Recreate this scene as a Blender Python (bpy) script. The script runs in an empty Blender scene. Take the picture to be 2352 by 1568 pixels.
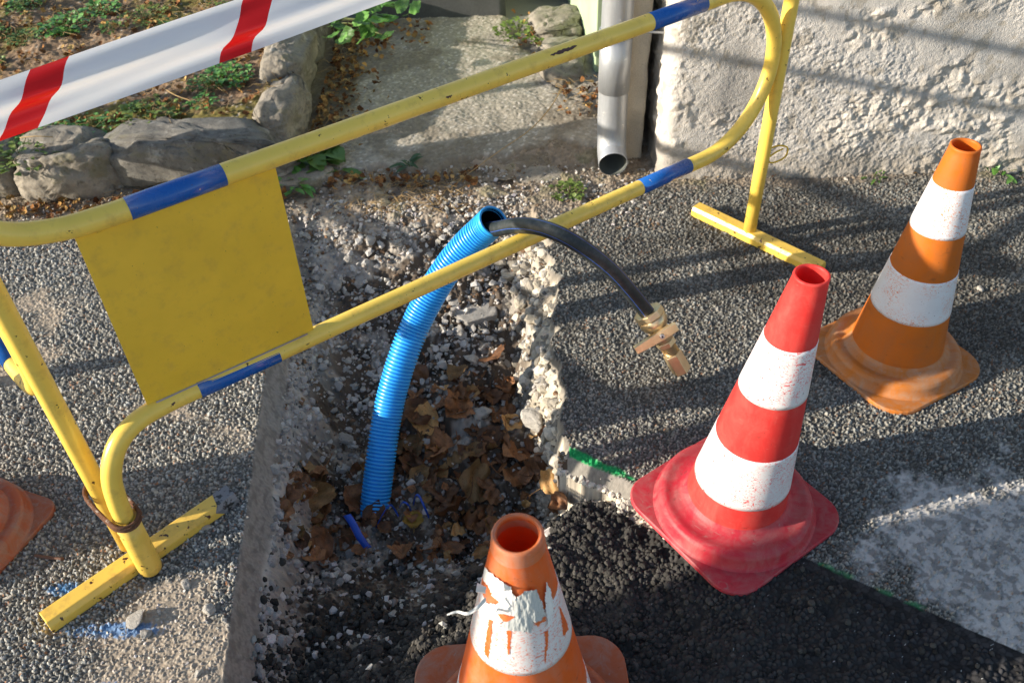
import bpy, bmesh, math, random
import numpy as np
from mathutils import Vector, Matrix
random.seed(7); RNG = np.random.default_rng(11)
SC = bpy.context.scene; COL = SC.collection

# ------------------------------------------------------------------ camera
PW, PH, PF = 2352.0, 1568.0, 2040.0
th, roll, CH = math.radians(42.0), math.radians(-2.1), 1.6
FW = np.array([0, math.cos(th), -math.sin(th)])
_u = np.array([0, math.sin(th), math.cos(th)]); _r = np.array([1.0, 0, 0])
RT = _r*math.cos(roll)+_u*math.sin(roll); UP = -_r*math.sin(roll)+_u*math.cos(roll)
CP = np.array([0, 0, CH])
cam = bpy.data.cameras.new('camera'); cam.lens = 36.0*PF/PW; cam.sensor_width = 36.0
cam.clip_start = 0.05; cam.clip_end = 500
co = bpy.data.objects.new('camera', cam); COL.objects.link(co)
M = Matrix(((RT[0], UP[0], -FW[0], 0), (RT[1], UP[1], -FW[1], 0), (RT[2], UP[2], -FW[2], CH), (0, 0, 0, 1)))
co.matrix_world = M; SC.camera = co
cam.dof.use_dof = True; cam.dof.focus_distance = 1.75; cam.dof.aperture_fstop = 7.0

# ------------------------------------------------------------------ sky, sun, exposure
SUN_AZ, SUN_EL = 77.5, 17.0        # azimuth the light travels to, elevation
w = bpy.data.worlds.new('World'); SC.world = w; w.use_nodes = True
nt = w.node_tree; bg = nt.nodes['Background']
sky = nt.nodes.new('ShaderNodeTexSky'); sky.sky_type = 'NISHITA'; sky.sun_disc = False
sky.sun_elevation = math.radians(SUN_EL); sky.sun_rotation = math.radians(SUN_AZ+180)
sky.air_density = 1.0; sky.dust_density = 0.6
nt.links.new(sky.outputs[0], bg.inputs[0]); bg.inputs[1].default_value = 0.12
ld = bpy.data.lights.new('sun', 'SUN'); ld.energy = 5.0; ld.angle = math.radians(0.5); ld.color = (1.0, 0.90, 0.76)
lo = bpy.data.objects.new('sun', ld); COL.objects.link(lo)
a, e = math.radians(SUN_AZ), math.radians(SUN_EL)
SD = Vector((math.sin(a)*math.cos(e), math.cos(a)*math.cos(e), -math.sin(e)))
lo.rotation_euler = SD.to_track_quat('-Z', 'Y').to_euler(); lo.location = (-4, -1, 4)
SC.view_settings.view_transform = 'Standard'; SC.view_settings.look = 'None'
SC.view_settings.exposure = 0.88; SC.view_settings.gamma = 1.0

# ------------------------------------------------------------------ measuring helpers (survey of the place from the photo)
def ray(x, y):
    d = FW*PF+RT*(x-PW/2)-UP*(y-PH/2); return d/np.linalg.norm(d)
def g(x, y, z=0.0):
    d = ray(x, y); return CP+d*(z-CH)/d[2]
def gd(x, y, D):
    d = ray(x, y); return CP+d*D/(d@FW)

# ------------------------------------------------------------------ noise
def _h(ix, iy, s):
    with np.errstate(over='ignore'):
        n = (ix.astype(np.int64)*374761393+iy.astype(np.int64)*668265263+s*974634777) & 0xffffffff
        n = ((n ^ (n >> 13))*1274126177) & 0xffffffff
        n = (n ^ (n >> 16))*2246822519 & 0xffffffff
    return ((n ^ (n >> 15)) & 0xffffff)/float(0xffffff)
def vn(x, y, s=0):
    ix = np.floor(x); iy = np.floor(y); fx = x-ix; fy = y-iy
    fx = fx*fx*(3-2*fx); fy = fy*fy*(3-2*fy)
    return (_h(ix, iy, s)*(1-fx)+_h(ix+1, iy, s)*fx)*(1-fy)+(_h(ix, iy+1, s)*(1-fx)+_h(ix+1, iy+1, s)*fx)*fy
def fbm(x, y, s=0, o=4, r=0.5):
    t = 0; am = 1.0; n = 0
    for k in range(o):
        t = t+vn(x*2**k+k*17.3, y*2**k-k*9.1, s+k)*am; n += am; am *= r
    return t/n
def voro(x, y, s=0):
    ix = np.floor(x); iy = np.floor(y); f1 = np.full(x.shape, 9.0); f2 = np.full(x.shape, 9.0)
    r1 = np.zeros(x.shape); r2 = np.zeros(x.shape)
    for dx in (-1, 0, 1):
        for dy in (-1, 0, 1):
            cx = ix+dx; cy = iy+dy
            d = np.hypot(cx+_h(cx, cy, s+1)-x, cy+_h(cx, cy, s+2)-y)
            m = d < f1
            f2 = np.where(m, f1, np.minimum(f2, d)); 
            r1 = np.where(m, _h(cx, cy, s+3), r1); r2 = np.where(m, _h(cx, cy, s+4), r2)
            f1 = np.where(m, d, f1)
    return f1, f2, r1, r2
def n3(p, s=0):   # cheap 3D noise from three 2D slices
    return (vn(p[:, 0]+31*s, p[:, 1]+p[:, 2]*0.7, s)+vn(p[:, 1]-p[:, 0]*0.6, p[:, 2], s+5)+vn(p[:, 2]+p[:, 1]*0.5, p[:, 0], s+9))/3
def ss(a, b, x):
    t = np.clip((x-a)/(b-a), 0, 1); return t*t*(3-2*t)
def mix(c1, c2, m):
    m = m[..., None]; return c1*(1-m)+c2*m
def C3(*c): return np.array(c, float)

# ------------------------------------------------------------------ object helpers
def mesh_np(name, V, F, mat=None, col=None, smooth=False, uv=None, parent=None):
    me = bpy.data.meshes.new(name); V = np.asarray(V, np.float32); F = np.asarray(F, np.int32)
    k = F.shape[1]
    me.vertices.add(len(V)); me.vertices.foreach_set('co', V.ravel())
    me.loops.add(F.size); me.loops.foreach_set('vertex_index', F.ravel())
    me.polygons.add(len(F)); me.polygons.foreach_set('loop_start', np.arange(0, F.size, k, dtype=np.int32))
    me.polygons.foreach_set('loop_total', np.full(len(F), k, np.int32))
    me.update(calc_edges=True)
    me.polygons.foreach_set('use_smooth', np.full(len(F), smooth))
    if col is not None:
        at = me.color_attributes.new('Col', 'FLOAT_COLOR', 'POINT')
        c = np.ones((len(V), 4), np.float32); c[:, :3] = col; at.data.foreach_set('color', c.ravel())
    if uv is not None:
        l = me.uv_layers.new(name='UVMap'); l.data.foreach_set('uv', np.asarray(uv, np.float32)[F.ravel()].ravel())
    if mat: me.materials.append(mat)
    o = bpy.data.objects.new(name, me); COL.objects.link(o)
    if parent: o.parent = parent
    return o
def grid_faces(nr, nc, wrap=False):
    i = np.arange(nr-1)[:, None]; j = np.arange(nc if wrap else nc-1)[None, :]
    j2 = (j+1) % nc
    return np.stack([i*nc+j, i*nc+j2, (i+1)*nc+j2, (i+1)*nc+j], -1).reshape(-1, 4)
def tag(o, label=None, cat=None, group=None, kind=None):
    if label: o['label'] = label
    if cat: o['category'] = cat
    if group: o['group'] = group
    if kind: o['kind'] = kind
    return o
def empty(name, loc=(0, 0, 0), rz=0.0):
    o = bpy.data.objects.new(name, None); COL.objects.link(o); o.location = loc; o.rotation_euler = (0, 0, rz)
    o.empty_display_size = 0.05; return o
def from_bm(name, bm, mat, parent=None, smooth=False, bevel=0.0):
    bmesh.ops.recalc_face_normals(bm, faces=bm.faces)
    me = bpy.data.meshes.new(name); bm.to_mesh(me); bm.free()
    for p in me.polygons: p.use_smooth = smooth
    if mat: me.materials.append(mat)
    o = bpy.data.objects.new(name, me); COL.objects.link(o)
    if parent: o.parent = parent
    if bevel:
        m = o.modifiers.new('b', 'BEVEL'); m.width = bevel; m.segments = 2; m.limit_method = 'ANGLE'
    return o
def catmull(pts, n=12):
    P = [Vector(p) for p in pts]; P = [P[0]*2-P[1]]+P+[P[-1]*2-P[-2]]; out = []
    for i in range(1, len(P)-2):
        for k in range(n):
            t = k/n; a, b, c, d = P[i-1:i+3]
            out.append(0.5*((2*b)+(-a+c)*t+(2*a-5*b+4*c-d)*t*t+(-a+3*b-3*c+d)*t**3))
    out.append(P[-2]); return out
def sweep(path, rad, seg=20, caps=True, sx=1.0):
    """tube verts/faces along path; rad is float or list"""
    P = [Vector(p) for p in path]; n = len(P)
    T = [(P[min(i+1, n-1)]-P[max(i-1, 0)]).normalized() for i in range(n)]
    N = T[0].orthogonal().normalized(); V = []; 
    for i in range(n):
        N = (N-T[i]*N.dot(T[i])).normalized(); B = T[i].cross(N)
        r = rad[i] if hasattr(rad, '__len__') else rad
        for k in range(seg):
            an = 2*math.pi*k/seg; V.append(P[i]+N*math.cos(an)*r+B*math.sin(an)*r*sx)
    F = [tuple(int(q) for q in f) for f in grid_faces(n, seg, True)]
    return V, F
def tube(name, path, rad, mat, parent=None, seg=20, caps=True):
    V, F = sweep(path, rad, seg); bm = bmesh.new()
    vs = [bm.verts.new(v) for v in V]
    for f in F: bm.faces.new([vs[i] for i in f])
    if caps:
        bm.faces.new(vs[:seg]); bm.faces.new(vs[-seg:])
    o = from_bm(name, bm, mat, parent, True)
    if caps:
        for p in o.data.polygons:
            if len(p.vertices) == seg: p.use_smooth = False
    return o
def lathe(prof, seg=72, wob=0.0, seed=0):
    """prof list of (r,z) -> V,F"""
    V = []
    for i, (r, z) in enumerate(prof):
        for k in range(seg):
            a = 2*math.pi*k/seg
            rr = r*(1+wob*math.sin(2*a+seed)+wob*0.5*math.sin(3*a+seed*2+z*7))
            V.append((rr*math.cos(a), rr*math.sin(a), z))
    return np.array(V), grid_faces(len(prof), seg, True)

# ------------------------------------------------------------------ materials
def mat_new(name):
    m = bpy.data.materials.new(name); m.use_nodes = True; return m, m.node_tree.nodes, m.node_tree.links, m.node_tree.nodes['Principled BSDF']
def N(nodes, t, **kw):
    n = nodes.new(t)
    for k, v in kw.items():
        if k.startswith('i_'): n.inputs[k[2:].replace('_', ' ')].default_value = v
        else: setattr(n, k, v)
    return n
def bump(nodes, links, bsdf, src, strength, dist):
    b = N(nodes, 'ShaderNodeBump'); b.inputs['Strength'].default_value = strength; b.inputs['Distance'].default_value = dist
    links.new(src, b.inputs['Height']); links.new(b.outputs[0], bsdf.inputs['Normal']); return b
def vcol_mat(name, rough=0.9, scale=700, bstr=0.6, bdist=0.001, spec=0.3):
    m, n, l, b = mat_new(name)
    c = N(n, 'ShaderNodeVertexColor', layer_name='Col')
    tc = N(n, 'ShaderNodeTexCoord'); no = N(n, 'ShaderNodeTexNoise'); no.inputs['Scale'].default_value = scale; no.inputs['Detail'].default_value = 4
    l.new(tc.outputs['Object'], no.inputs['Vector'])
    mr = N(n, 'ShaderNodeMapRange'); mr.inputs['To Min'].default_value = 0.72; mr.inputs['To Max'].default_value = 1.28
    l.new(no.outputs['Fac'], mr.inputs['Value'])
    mx = N(n, 'ShaderNodeVectorMath', operation='SCALE'); l.new(c.outputs['Color'], mx.inputs[0]); l.new(mr.outputs[0], mx.inputs['Scale'])
    l.new(mx.outputs[0], b.inputs['Base Color']); b.inputs['Roughness'].default_value = rough
    b.inputs['Specular IOR Level'].default_value = spec
    bump(n, l, b, no.outputs['Fac'], bstr, bdist); return m
def thresh(n, l, src, lo, hi):
    r = N(n, 'ShaderNodeMapRange'); r.inputs['From Min'].default_value = lo; r.inputs['From Max'].default_value = hi
    l.new(src, r.inputs['Value']); return r.outputs[0]
def noise(n, l, vec, scale, detail=3, rough=0.5, dist=0.0):
    t = N(n, 'ShaderNodeTexNoise'); t.inputs['Scale'].default_value = scale; t.inputs['Detail'].default_value = detail
    t.inputs['Roughness'].default_value = rough; t.inputs['Distortion'].default_value = dist
    if vec is not None: l.new(vec, t.inputs['Vector'])
    return t.outputs['Fac']
def mixc(n, l, fac, a, b):
    m = N(n, 'ShaderNodeMix', data_type='RGBA'); 
    if isinstance(fac, float): m.inputs[0].default_value = fac
    else: l.new(fac, m.inputs[0])
    for k, v in ((6, a), (7, b)):
        if isinstance(v, tuple): m.inputs[k].default_value = (*v, 1)
        else: l.new(v, m.inputs[k])
    return m.outputs[2]
def mul(n, l, a, b):
    m = N(n, 'ShaderNodeMath', operation='MULTIPLY')
    for k, v in ((0, a), (1, b)):
        if isinstance(v, float): m.inputs[k].default_value = v
        else: l.new(v, m.inputs[k])
    return m.outputs[0]
def scaled(n, l, vec, s):
    m = N(n, 'ShaderNodeMapping'); m.inputs['Scale'].default_value = s; l.new(vec, m.inputs['Vector']); return m.outputs[0]

def paint_mat(name, base, chip_lo=0.665, rust=(0.06, 0.022, 0.012), dirt=0.5, under=None, rough=0.33, dirtcol=(0.42, 0.24, 0.06)):
    m, n, l, b = mat_new(name); tc = N(n, 'ShaderNodeTexCoord'); v = tc.outputs['Object']
    tint = noise(n, l, v, 9, 4, .6)
    c = mixc(n, l, thresh(n, l, tint, .35, .75), base, tuple(x*0.86 for x in base))
    d = thresh(n, l, noise(n, l, v, 28, 6, .7), .52, .75); c = mixc(n, l, mul(n, l, d, dirt), c, dirtcol)
    sp = noise(n, l, v, 260, 2, .5); spm = thresh(n, l, sp, .74, .78); c = mixc(n, l, spm, c, (0.10, 0.06, 0.03))
    ch = noise(n, l, v, 45, 5, .62); ch2 = thresh(n, l, ch, chip_lo, chip_lo+.012)
    c = mixc(n, l, ch2, c, rust)
    if under:
        c = mixc(n, l, thresh(n, l, noise(n, l, v, 60, 5, .6), .69, .70), c, under)
    l.new(c, b.inputs['Base Color']); b.inputs['Roughness'].default_value = rough
    r = N(n, 'ShaderNodeMapRange'); r.inputs['To Min'].default_value = rough-.05; r.inputs['To Max'].default_value = rough+.3
    l.new(d, r.inputs['Value']); l.new(r.outputs[0], b.inputs['Roughness'])
    h = N(n, 'ShaderNodeMath', operation='SUBTRACT'); l.new(noise(n, l, v, 120, 3), h.inputs[0]); l.new(ch2, h.inputs[1])
    bump(n, l, b, h.outputs[0], 0.12, 0.001); return m
YEL = paint_mat('yellow_paint', (0.93, 0.645, 0.11))
YEL2 = paint_mat('yellow_paint_worn', (0.86, 0.57, 0.10), chip_lo=.62, dirt=.7)
YELP = paint_mat('yellow_panel', (0.90, 0.56, 0.045), chip_lo=.74, dirt=.35, rough=.4)
BARE = paint_mat('scraped_metal', (.20, .20, .21), chip_lo=.56, rust=(.03, .03, .03), dirt=.5, under=(.6, .4, .05), dirtcol=(.4, .38, .36))
BLU = paint_mat('blue_paint', (0.010, 0.105, 0.40), chip_lo=.80, dirt=.12, under=(0.7, .5, .08), rough=.28, dirtcol=(.1, .12, .2))

def cone_mat(name, base, dustcol=(0.42, 0.30, 0.22), dust=0.35, sss=0.0, rough=.5, zdust=0.0):
    m, n, l, b = mat_new(name); tc = N(n, 'ShaderNodeTexCoord'); v = tc.outputs['Object']
    c = mixc(n, l, thresh(n, l, noise(n, l, v, 7, 4, .6), .3, .7), base, tuple(x*.82 for x in base))
    dm = thresh(n, l, noise(n, l, scaled(n, l, v, (1, 1, .5)), 22, 7, .72, .6), .42, .72)
    c = mixc(n, l, mul(n, l, dm, dust), c, dustcol)
    st = thresh(n, l, noise(n, l, scaled(n, l, v, (30, 30, 160)), 1.0, 5, .6, 1.5), .62, .70)
    c = mixc(n, l, mul(n, l, st, dust*.9), c, dustcol)
    sp = thresh(n, l, noise(n, l, v, 170, 3, .6), .70, .74); c = mixc(n, l, mul(n, l, sp, .8), c, (0.05, .03, .02))
    tar = mul(n, l, thresh(n, l, noise(n, l, scaled(n, l, v, (1, 1, 2.2)), 26, 7, .75, .4), .60, .68), .45); c = mixc(n, l, tar, c, (.09, .05, .04))
    l.new(c, b.inputs['Base Color']); b.inputs['Roughness'].default_value = rough
    b.inputs['Specular IOR Level'].default_value = .35
    tr = N(n, 'ShaderNodeBsdfTranslucent'); tr.inputs[0].default_value = (*base, 1); ms = N(n, 'ShaderNodeMixShader'); ms.inputs[0].default_value = .32
    l.new(b.outputs[0], ms.inputs[1]); l.new(tr.outputs[0], ms.inputs[2]); l.new(ms.outputs[0], n['Material Output'].inputs[0])
    if sss:
        b.inputs['Subsurface Weight'].default_value = sss; b.inputs['Subsurface Radius'].default_value = (.02, .006, .003); b.inputs['Subsurface Scale'].default_value = .5
    bump(n, l, b, noise(n, l, v, 90, 6, .7), .25, .002); return m
def band_mat(name, base=(.80, .78, .76), under=(.75, .08, .05), amount=.60, zs=1.0):
    m, n, l, b = mat_new(name); tc = N(n, 'ShaderNodeTexCoord'); v = tc.outputs['Object']
    c = mixc(n, l, thresh(n, l, noise(n, l, v, 14, 5, .6), .35, .8), base, tuple(x*.84 for x in base))
    # scratches: thin lines from stretched distorted noise, masked in clusters
    msk = thresh(n, l, noise(n, l, v, 11, 3, .5), amount-.12, amount+.04)
    wv = N(n, 'ShaderNodeTexNoise'); wv.inputs['Scale'].default_value = 1; wv.inputs['Detail'].default_value = 4; wv.inputs['Distortion'].default_value = 3.0
    mp = N(n, 'ShaderNodeMapping'); mp.inputs['Scale'].default_value = (90, 60, 170); mp.inputs['Rotation'].default_value = (.9, .7, .4)
    l.new(v, mp.inputs['Vector']); l.new(mp.outputs[0], wv.inputs['Vector'])
    s1 = thresh(n, l, wv.outputs['Fac'], .565, .585)
    c = mixc(n, l, mul(n, l, mul(n, l, s1, msk), .85), c, under)
    fl = thresh(n, l, noise(n, l, v, 60, 6, .7), .69, .70); c = mixc(n, l, mul(n, l, fl, .9), c, under)
    dt = thresh(n, l, noise(n, l, v, 200, 3), .70, .72); c = mixc(n, l, dt, c, (.08, .05, .04))
    l.new(c, b.inputs['Base Color']); b.inputs['Roughness'].default_value = .38
    bump(n, l, b, noise(n, l, v, 60, 4), .12, .001); return m

def plain(name, colr, rough=.5, metal=0.0, bs=0.0, bscale=200, spec=.5):
    m, n, l, b = mat_new(name); tc = N(n, 'ShaderNodeTexCoord'); v = tc.outputs['Object']
    c = mixc(n, l, thresh(n, l, noise(n, l, v, bscale*.12, 5, .65), .35, .75), colr, tuple(x*.75 for x in colr))
    l.new(c, b.inputs['Base Color']); b.inputs['Roughness'].default_value = rough; b.inputs['Metallic'].default_value = metal; b.inputs['Specular IOR Level'].default_value = spec
    if bs: bump(n, l, b, noise(n, l, v, bscale, 4, .6), bs, .001)
    return m
WELD = plain('weld_grey', (.38, .33, .36), .5, .2)
GROUND = vcol_mat('ground_mix', .88, 620, .7, .0012, .35)
ROCKM = vcol_mat('rubble_mix', .9, 260, .8, .002, .25)
SOILM = vcol_mat('soil_mix', .95, 420, .8, .002, .15)

# ------------------------------------------------------------------ terrain definition
XL_Y = np.array([-.6, .45, .836, .973, 1.097, 1.27, 1.413, 1.572, 1.683, 1.856, 2.177, 2.43, 6]); XL_X = np.array([-.50, -.54, -.572, -.588, -.600, -.611, -.624, -.638, -.647, -.66, -.684, -.70, -.7])
XR_Y = np.array([1.20, 1.363, 1.461, 1.579, 1.70, 1.778, 1.923, 2.05, 2.216, 2.41, 2.6]); XR_X = np.array([.10, .130, .113, .133, .118, .108, .135, .13, .122, .09, .07])
XI_Y = np.array([1.314, 1.381, 1.509, 1.635, 1.733, 1.913, 2.113, 2.366]); XI_X = np.array([.105, .098, .073, .021, .036, .004, -.004, -.06])
def xl(y): return np.interp(y, XL_Y, XL_X)
def xr(y): return np.interp(y, XR_Y, XR_X)
def pline(x): return 1.363-.6407*(x-.132)     # front edge of the old asphalt on the right
def macro(x, y):
    """height of the ground without fine grain + zone weights"""
    wob = (fbm(x*28, y*28, 3, 3)-.5)
    XL = xl(y)+(fbm(x*0+3, y*60, 8, 3)-.5)*.006; XR = xr(y)+(fbm(x*6, y*22, 9, 3)-.5)*.05
    dl = x-XL; dr = XR-x
    zf = np.interp(y, [.9, 1.25, 1.4, 1.6, 1.8, 2.0, 2.2, 2.34, 2.46], [-.30, -.305, -.30, -.27, -.225, -.165, -.095, -.03, -.004])
    yA = np.interp(x, [-.6, -.26, -.1, .07, .15], [1.29, 1.28, 1.32, 1.40, 1.43])
    LR = np.interp(x, [-.6, -.3, 0, .07, .13], [.66, .48, .32, .22, .17])
    pz = -.045*(1-ss(.26, .44, x))
    t = np.clip((yA-y)/LR, 0, 1)
    front = zf*(1-t)+(pz)*t
    zf = np.where(y < yA, front, zf)
    zf = zf+wob*.03*np.clip(-zf/.1, 0, 1)+(fbm(x*9, y*9, 21, 2)-.5)*.05*np.clip(-zf/.15, 0, 1)
    # left wall
    depthL = np.clip(-zf, 0, 1)
    cut = np.minimum(depthL, .05)*ss(-.002, .022, dl)+np.clip(np.minimum(depthL, .09)-.05, 0, 1)*ss(.016, .040, dl)
    wl = .050+.06*fbm(y*24, y*0+1, 5, 3)+.10*ss(1.45, 1.9, y)
    left = -(cut+np.clip(depthL-.09, 0, 1)*ss(.034, .038+wl, dl))+wob*.018*ss(.03, .05, dl)
    # right wall (crumbled concrete); only where the old asphalt exists
    wr = np.interp(y, [1.25, 1.38, 1.5, 1.64, 1.75, 1.9, 2.1, 2.36], [.045, .05, .07, .115, .10, .135, .14, .18])
    lump = (fbm(x*34, y*34, 33, 3)-.5)
    right = -(np.minimum(depthL, .028)*ss(0, .012, dr)+np.clip(depthL-.028, 0, 1)*ss(.006, wr, dr)**1.15)+lump*.045*ss(.01, .03, dr)*np.clip(depthL/.1, 0, 1)
    above = y > pline(x)
    # the patch right of the trench is level and open to it
    inner = (dl > 0) & (above & (dr > 0) | ~above)
    zt = np.where(above, np.maximum(left, right), left)
    zt = np.maximum(zt, zf) if False else zt
    z = np.where(inner, zt, 0.0)
    # inner but above-line: combine (the deeper of both walls limited)
    # cut face along the patch line
    dp = (pline(x)-y)*.842
    patch = (~above) & (dl > 0)
    facez = pz*ss(0, .024, dp)
    z = np.where(patch & (x > .10), np.where(dp < .024, facez, z), z)
    ybk = ss(2.36, 2.48, y)
    z = np.where(inner, z*(1-ybk), z)
    W = dict(left=(dl <= 0), right=(~(dl <= 0)) & above & (dr <= 0), patch=patch, trench=(dl > 0) & above & (dr > 0), dl=dl, dr=dr, dp=dp, yA=yA, XR=XR, t=t)
    return z, W
def ground_z(x, y):
    x = np.atleast_1d(np.asarray(x, float)); y = np.atleast_1d(np.asarray(y, float)); return macro(x, y)[0]

# ------------------------------------------------------------------ ground sheet
def build_ground():
    ys = [.50]
    while ys[-1] < 3.1:
        y = ys[-1]; D = y*.743+1.07; ys.append(y+.00105*D*(1.0+max(0, y-1.5)*.25))
    ys = [-60, -20, -6, -2, -.5, 0, .2, .35, .45]+ys+[3.2, 3.4, 3.8, 4.5, 6, 10, 30, 80]
    ys = np.array(ys)
    u = np.linspace(-.66, .66, 1260); u = np.concatenate([[-60, -15, -5, -2, -1.2, -.85, -.72], u, [.72, .85, 1.2, 2, 5, 15, 60]])
    S = np.clip(ys, .45, 3.2)*.743+1.07
    X = u[None, :]*S[:, None]; Y = np.repeat(ys[:, None], len(u), 1)
    sh = X.shape; x = X.ravel(); y = Y.ravel()
    z, W = macro(x, y)
    near = (y > .4) & (y < 3.2) & (np.abs(x) < 3)
    # --- fine grain
    wx = fbm(x*150, y*150, 44, 2)-.5; wy = fbm(x*150, y*150, 47, 2)-.5; zoom = 1+.35*(fbm(x*2, y*2, 49, 2)-.5)
    f1, f2, r1, r2 = voro(x/np.where(x > 0, .0070, .0078)+wx*1.3, y/np.where(x > 0, .0070, .0078)+wy*1.3, 40)
    dome = np.clip(1-(f1/.62)**2, 0, 1); gap = ss(.02, .22, f2-f1)
    h2, _, q1, q2 = voro(x/.0045, y/.0045, 60)
    big = fbm(x*3.1, y*3.1, 71, 4); med = fbm(x*14, y*14, 72, 4); fine = fbm(x*90, y*90, 73, 3)
    # old asphalt: exposed stones in worn binder
    hA = (dome*(.3+1.1*r1))*.0058*gap+(fine-.5)*.0012
    val = .13+.34*r1**1.4
    cA = val[:, None]*np.stack([1.0+.12*(r2-.5), np.ones_like(r2), .95-.14*(r2-.5)], -1)
    binder = C3(.060, .056, .050)
    cA = mix(binder*np.ones((len(x), 3)), cA, np.clip(gap*(.35+dome), 0, 1))
    bright = (q1 > .93)&(h2 < .42); cA = np.where(bright[:, None], C3(.62, .58, .52)*(.7+.3*q2[:, None]), cA)
    bright2 = (q1 < .03)&(h2 < .5); cA = np.where(bright2[:, None], C3(.34, .17, .09), cA)
    stain = ss(.52, .66, fbm(x*2.3, y*4.1, 87, 4)); cR = cA*C3(.98, .95, .88)*(.62+.42*med[:, None])*(1-.35*stain[:, None])
    cLf = cA*(.92+.35*(big[:, None]))*C3(1.02, 1.0, .95)
    # dusty pale dirt, lower left
    dirt = ss(.60, .78, fbm(x*7, y*7, 75, 5)+.22*ss(1.15, .95, y)+.16*ss(-.95, -.65, x)*ss(1.2, 1.0, y))*(x < -.55)
    cLf = mix(cLf, C3(.44, .36, .27)*(.75+.5*fine[:, None]), dirt*.75)
    hL = hA*(1-.55*dirt)+dirt*(med-.5)*.006
    # blue spray marks on the left
    bm1 = np.exp(-(((x+.80)*math.cos(.0)-(y-.975)*.2)/.11)**2-((y-.955-.0*(x+.8))/.020)**2)
    bm2 = np.exp(-((x+.955)/.05)**2-((y-1.055)/.02)**2); bm3 = np.exp(-((x+.80)/.04)**2-((y-.83)/.018)**2)*.7
    bs = ss(.36, .62, (bm1+bm2*.8+bm3)*(.25+1.2*med)+(dome-.4)*.25+(r2-.5)*.25)
    cLf = mix(cLf, C3(.03, .25, .60)*np.ones_like(cLf), bs*.6)
    # white mortar residue on the right
    lim = fbm(x*4.2, y*4.2, 81, 5)
    reg = np.exp(-((x-.98)/.46)**2-((y-1.04)/.26)**2)
    res = ss(.50, .62, reg*.46+lim*.62+(fine-.5)*.16+(med-.5)*.25)*(1-.8*ss(.62, .95, dome*(r1+.25)))*(x > .55)
    cR = mix(cR, C3(.54, .52, .49)*(.75+.4*fine[:, None])*(1-.45*ss(.5, .62, fbm(x*70, y*70, 89, 3)))[:, None], np.clip(res, 0, 1)*.92)
    hR = hA*(1-.8*res)+res*(med-.5)*.002
    # dirt at foot of the wall / gutter
    db = ss(2.30, 2.52, y+(med-.5)*.22); cD = C3(.30, .24, .175)*(.55+.9*med[:, None]*fine[:, None]*1.8)
    lichen = ss(.55, .7, big)*ss(.5, .6, med); cD = mix(cD, C3(.12, .13, .05)*np.ones_like(cD), lichen*.5)
    # new black asphalt
    g1, g2, p1, p2 = voro(x/.0115, y/.0115, 90)
    blk = np.clip(1-(g1/.6)**2, 0, 1); bgp = ss(.02, .3, g2-g1)
    cB = C3(.026, .025, .026)*(.4+1.4*p1[:, None])*(.5+.5*bgp[:, None]); sp = (q1 > .992) & (h2 < .25); cB = np.where(sp[:, None], C3(.5, .5, .48), cB)
    loose = ss(.75, .2, x+ (y-.9)*.3+(big-.5)*.5)
    hB = blk*(.2+1.1*p1)*(.0042+.0035*loose)*bgp+(med-.5)*(.004+.010*loose)
    cB = mix(cB, C3(.050, .045, .038)*(.6+.8*p2[:, None]), loose*.6)
    # trench: earth, lime and rubble
    cT = C3(.085, .065, .048)*(.45+1.1*med[:, None]); lime = ss(.55, .66, fbm(x*13, y*13, 95, 4)+.20*ss(2.1, 2.35, y)+.14*ss(.28, .10, W['dl'])-.05)
    cT = mix(cT, C3(.42, .38, .33)*(.55+.7*fine[:, None]), lime*.8)
    hT = (med-.5)*.026+(fine-.5)*.006+dome*.003
    # walls of the trench
    cW = C3(.42, .39, .34)*(.55+.75*med[:, None]+.35*(fine[:, None]-.5)); cS = mix(C3(.27, .245, .215)*(.65+.7*fbm(y*260, z*260+x*60, 5, 3)[:, None]), C3(.14, .125, .11)*np.ones((len(x), 3)), ss(.52, .66, fbm(y*60, z*90+x*30, 78, 4))*.6)
    cLime = C3(.58, .51, .40)*(.45+.45*fine[:, None]+.55*med[:, None]); cLime = mix(cLime, C3(.24, .21, .17)*np.ones_like(cLime), ss(.52, .62, fbm(x*45, y*45, 88, 3))*.7)
    dl, dr = W['dl'], W['dr']
    col = np.where(W['left'][:, None], cLf, cR); hh = np.where(W['left'], hL, hR)
    tr = W['trench']; rim = ss(.12, .015, dr+(med-.5)*.05)*ss(2.45, 2.2, y)
    cTt = mix(cT, cLime, rim*.95); hTt = hT+rim*(fbm(x*60, y*60, 97, 3)-.5)*.022
    # asphalt lip above the crumbled edge
    lip = ss(.014, .004, dr+(fine-.5)*.01); cTt = mix(cTt, C3(.12, .11, .10)*np.ones_like(cTt), lip*.7)
    lw = ss(.19, .05, dl+(med-.5)*.08)*ss(.02, .03, dl); cTt = mix(cTt, cW, lw); cTt = mix(cTt, cS, ss(.046, .036, dl+(med-.5)*.03))
    hTt = hTt*ss(.03, .06, dl)+(fine-.5)*.004*ss(.004, .012, dl)
    col = np.where(tr[:, None], cTt, col); hh = np.where(tr, hTt, hh)
    pa = W['patch']; dp = W['dp']
    rub = ss(.72, .42, W['t']+(med-.5)*.5)*(x < .13)
    cP = mix(cB, cT*C3(1.0, .95, .9), rub); cP = mix(cP, cLime*.6, ss(.66, .72, fbm(x*60, y*60, 99, 3)+.06*ss(.1, -.5, x))*(x < .1)*.6)
    cP = mix(cP, cW, ss(.12, .04, dl+(med-.5)*.06)); cP = mix(cP, cS, ss(.046, .036, dl+(med-.5)*.03))
    lowface = (dp < .05+(med-.5)*.05) & (x < .36) & (x > .09)
    cP = np.where((lowface & (dp > .020))[:, None], cLime, cP)
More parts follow.
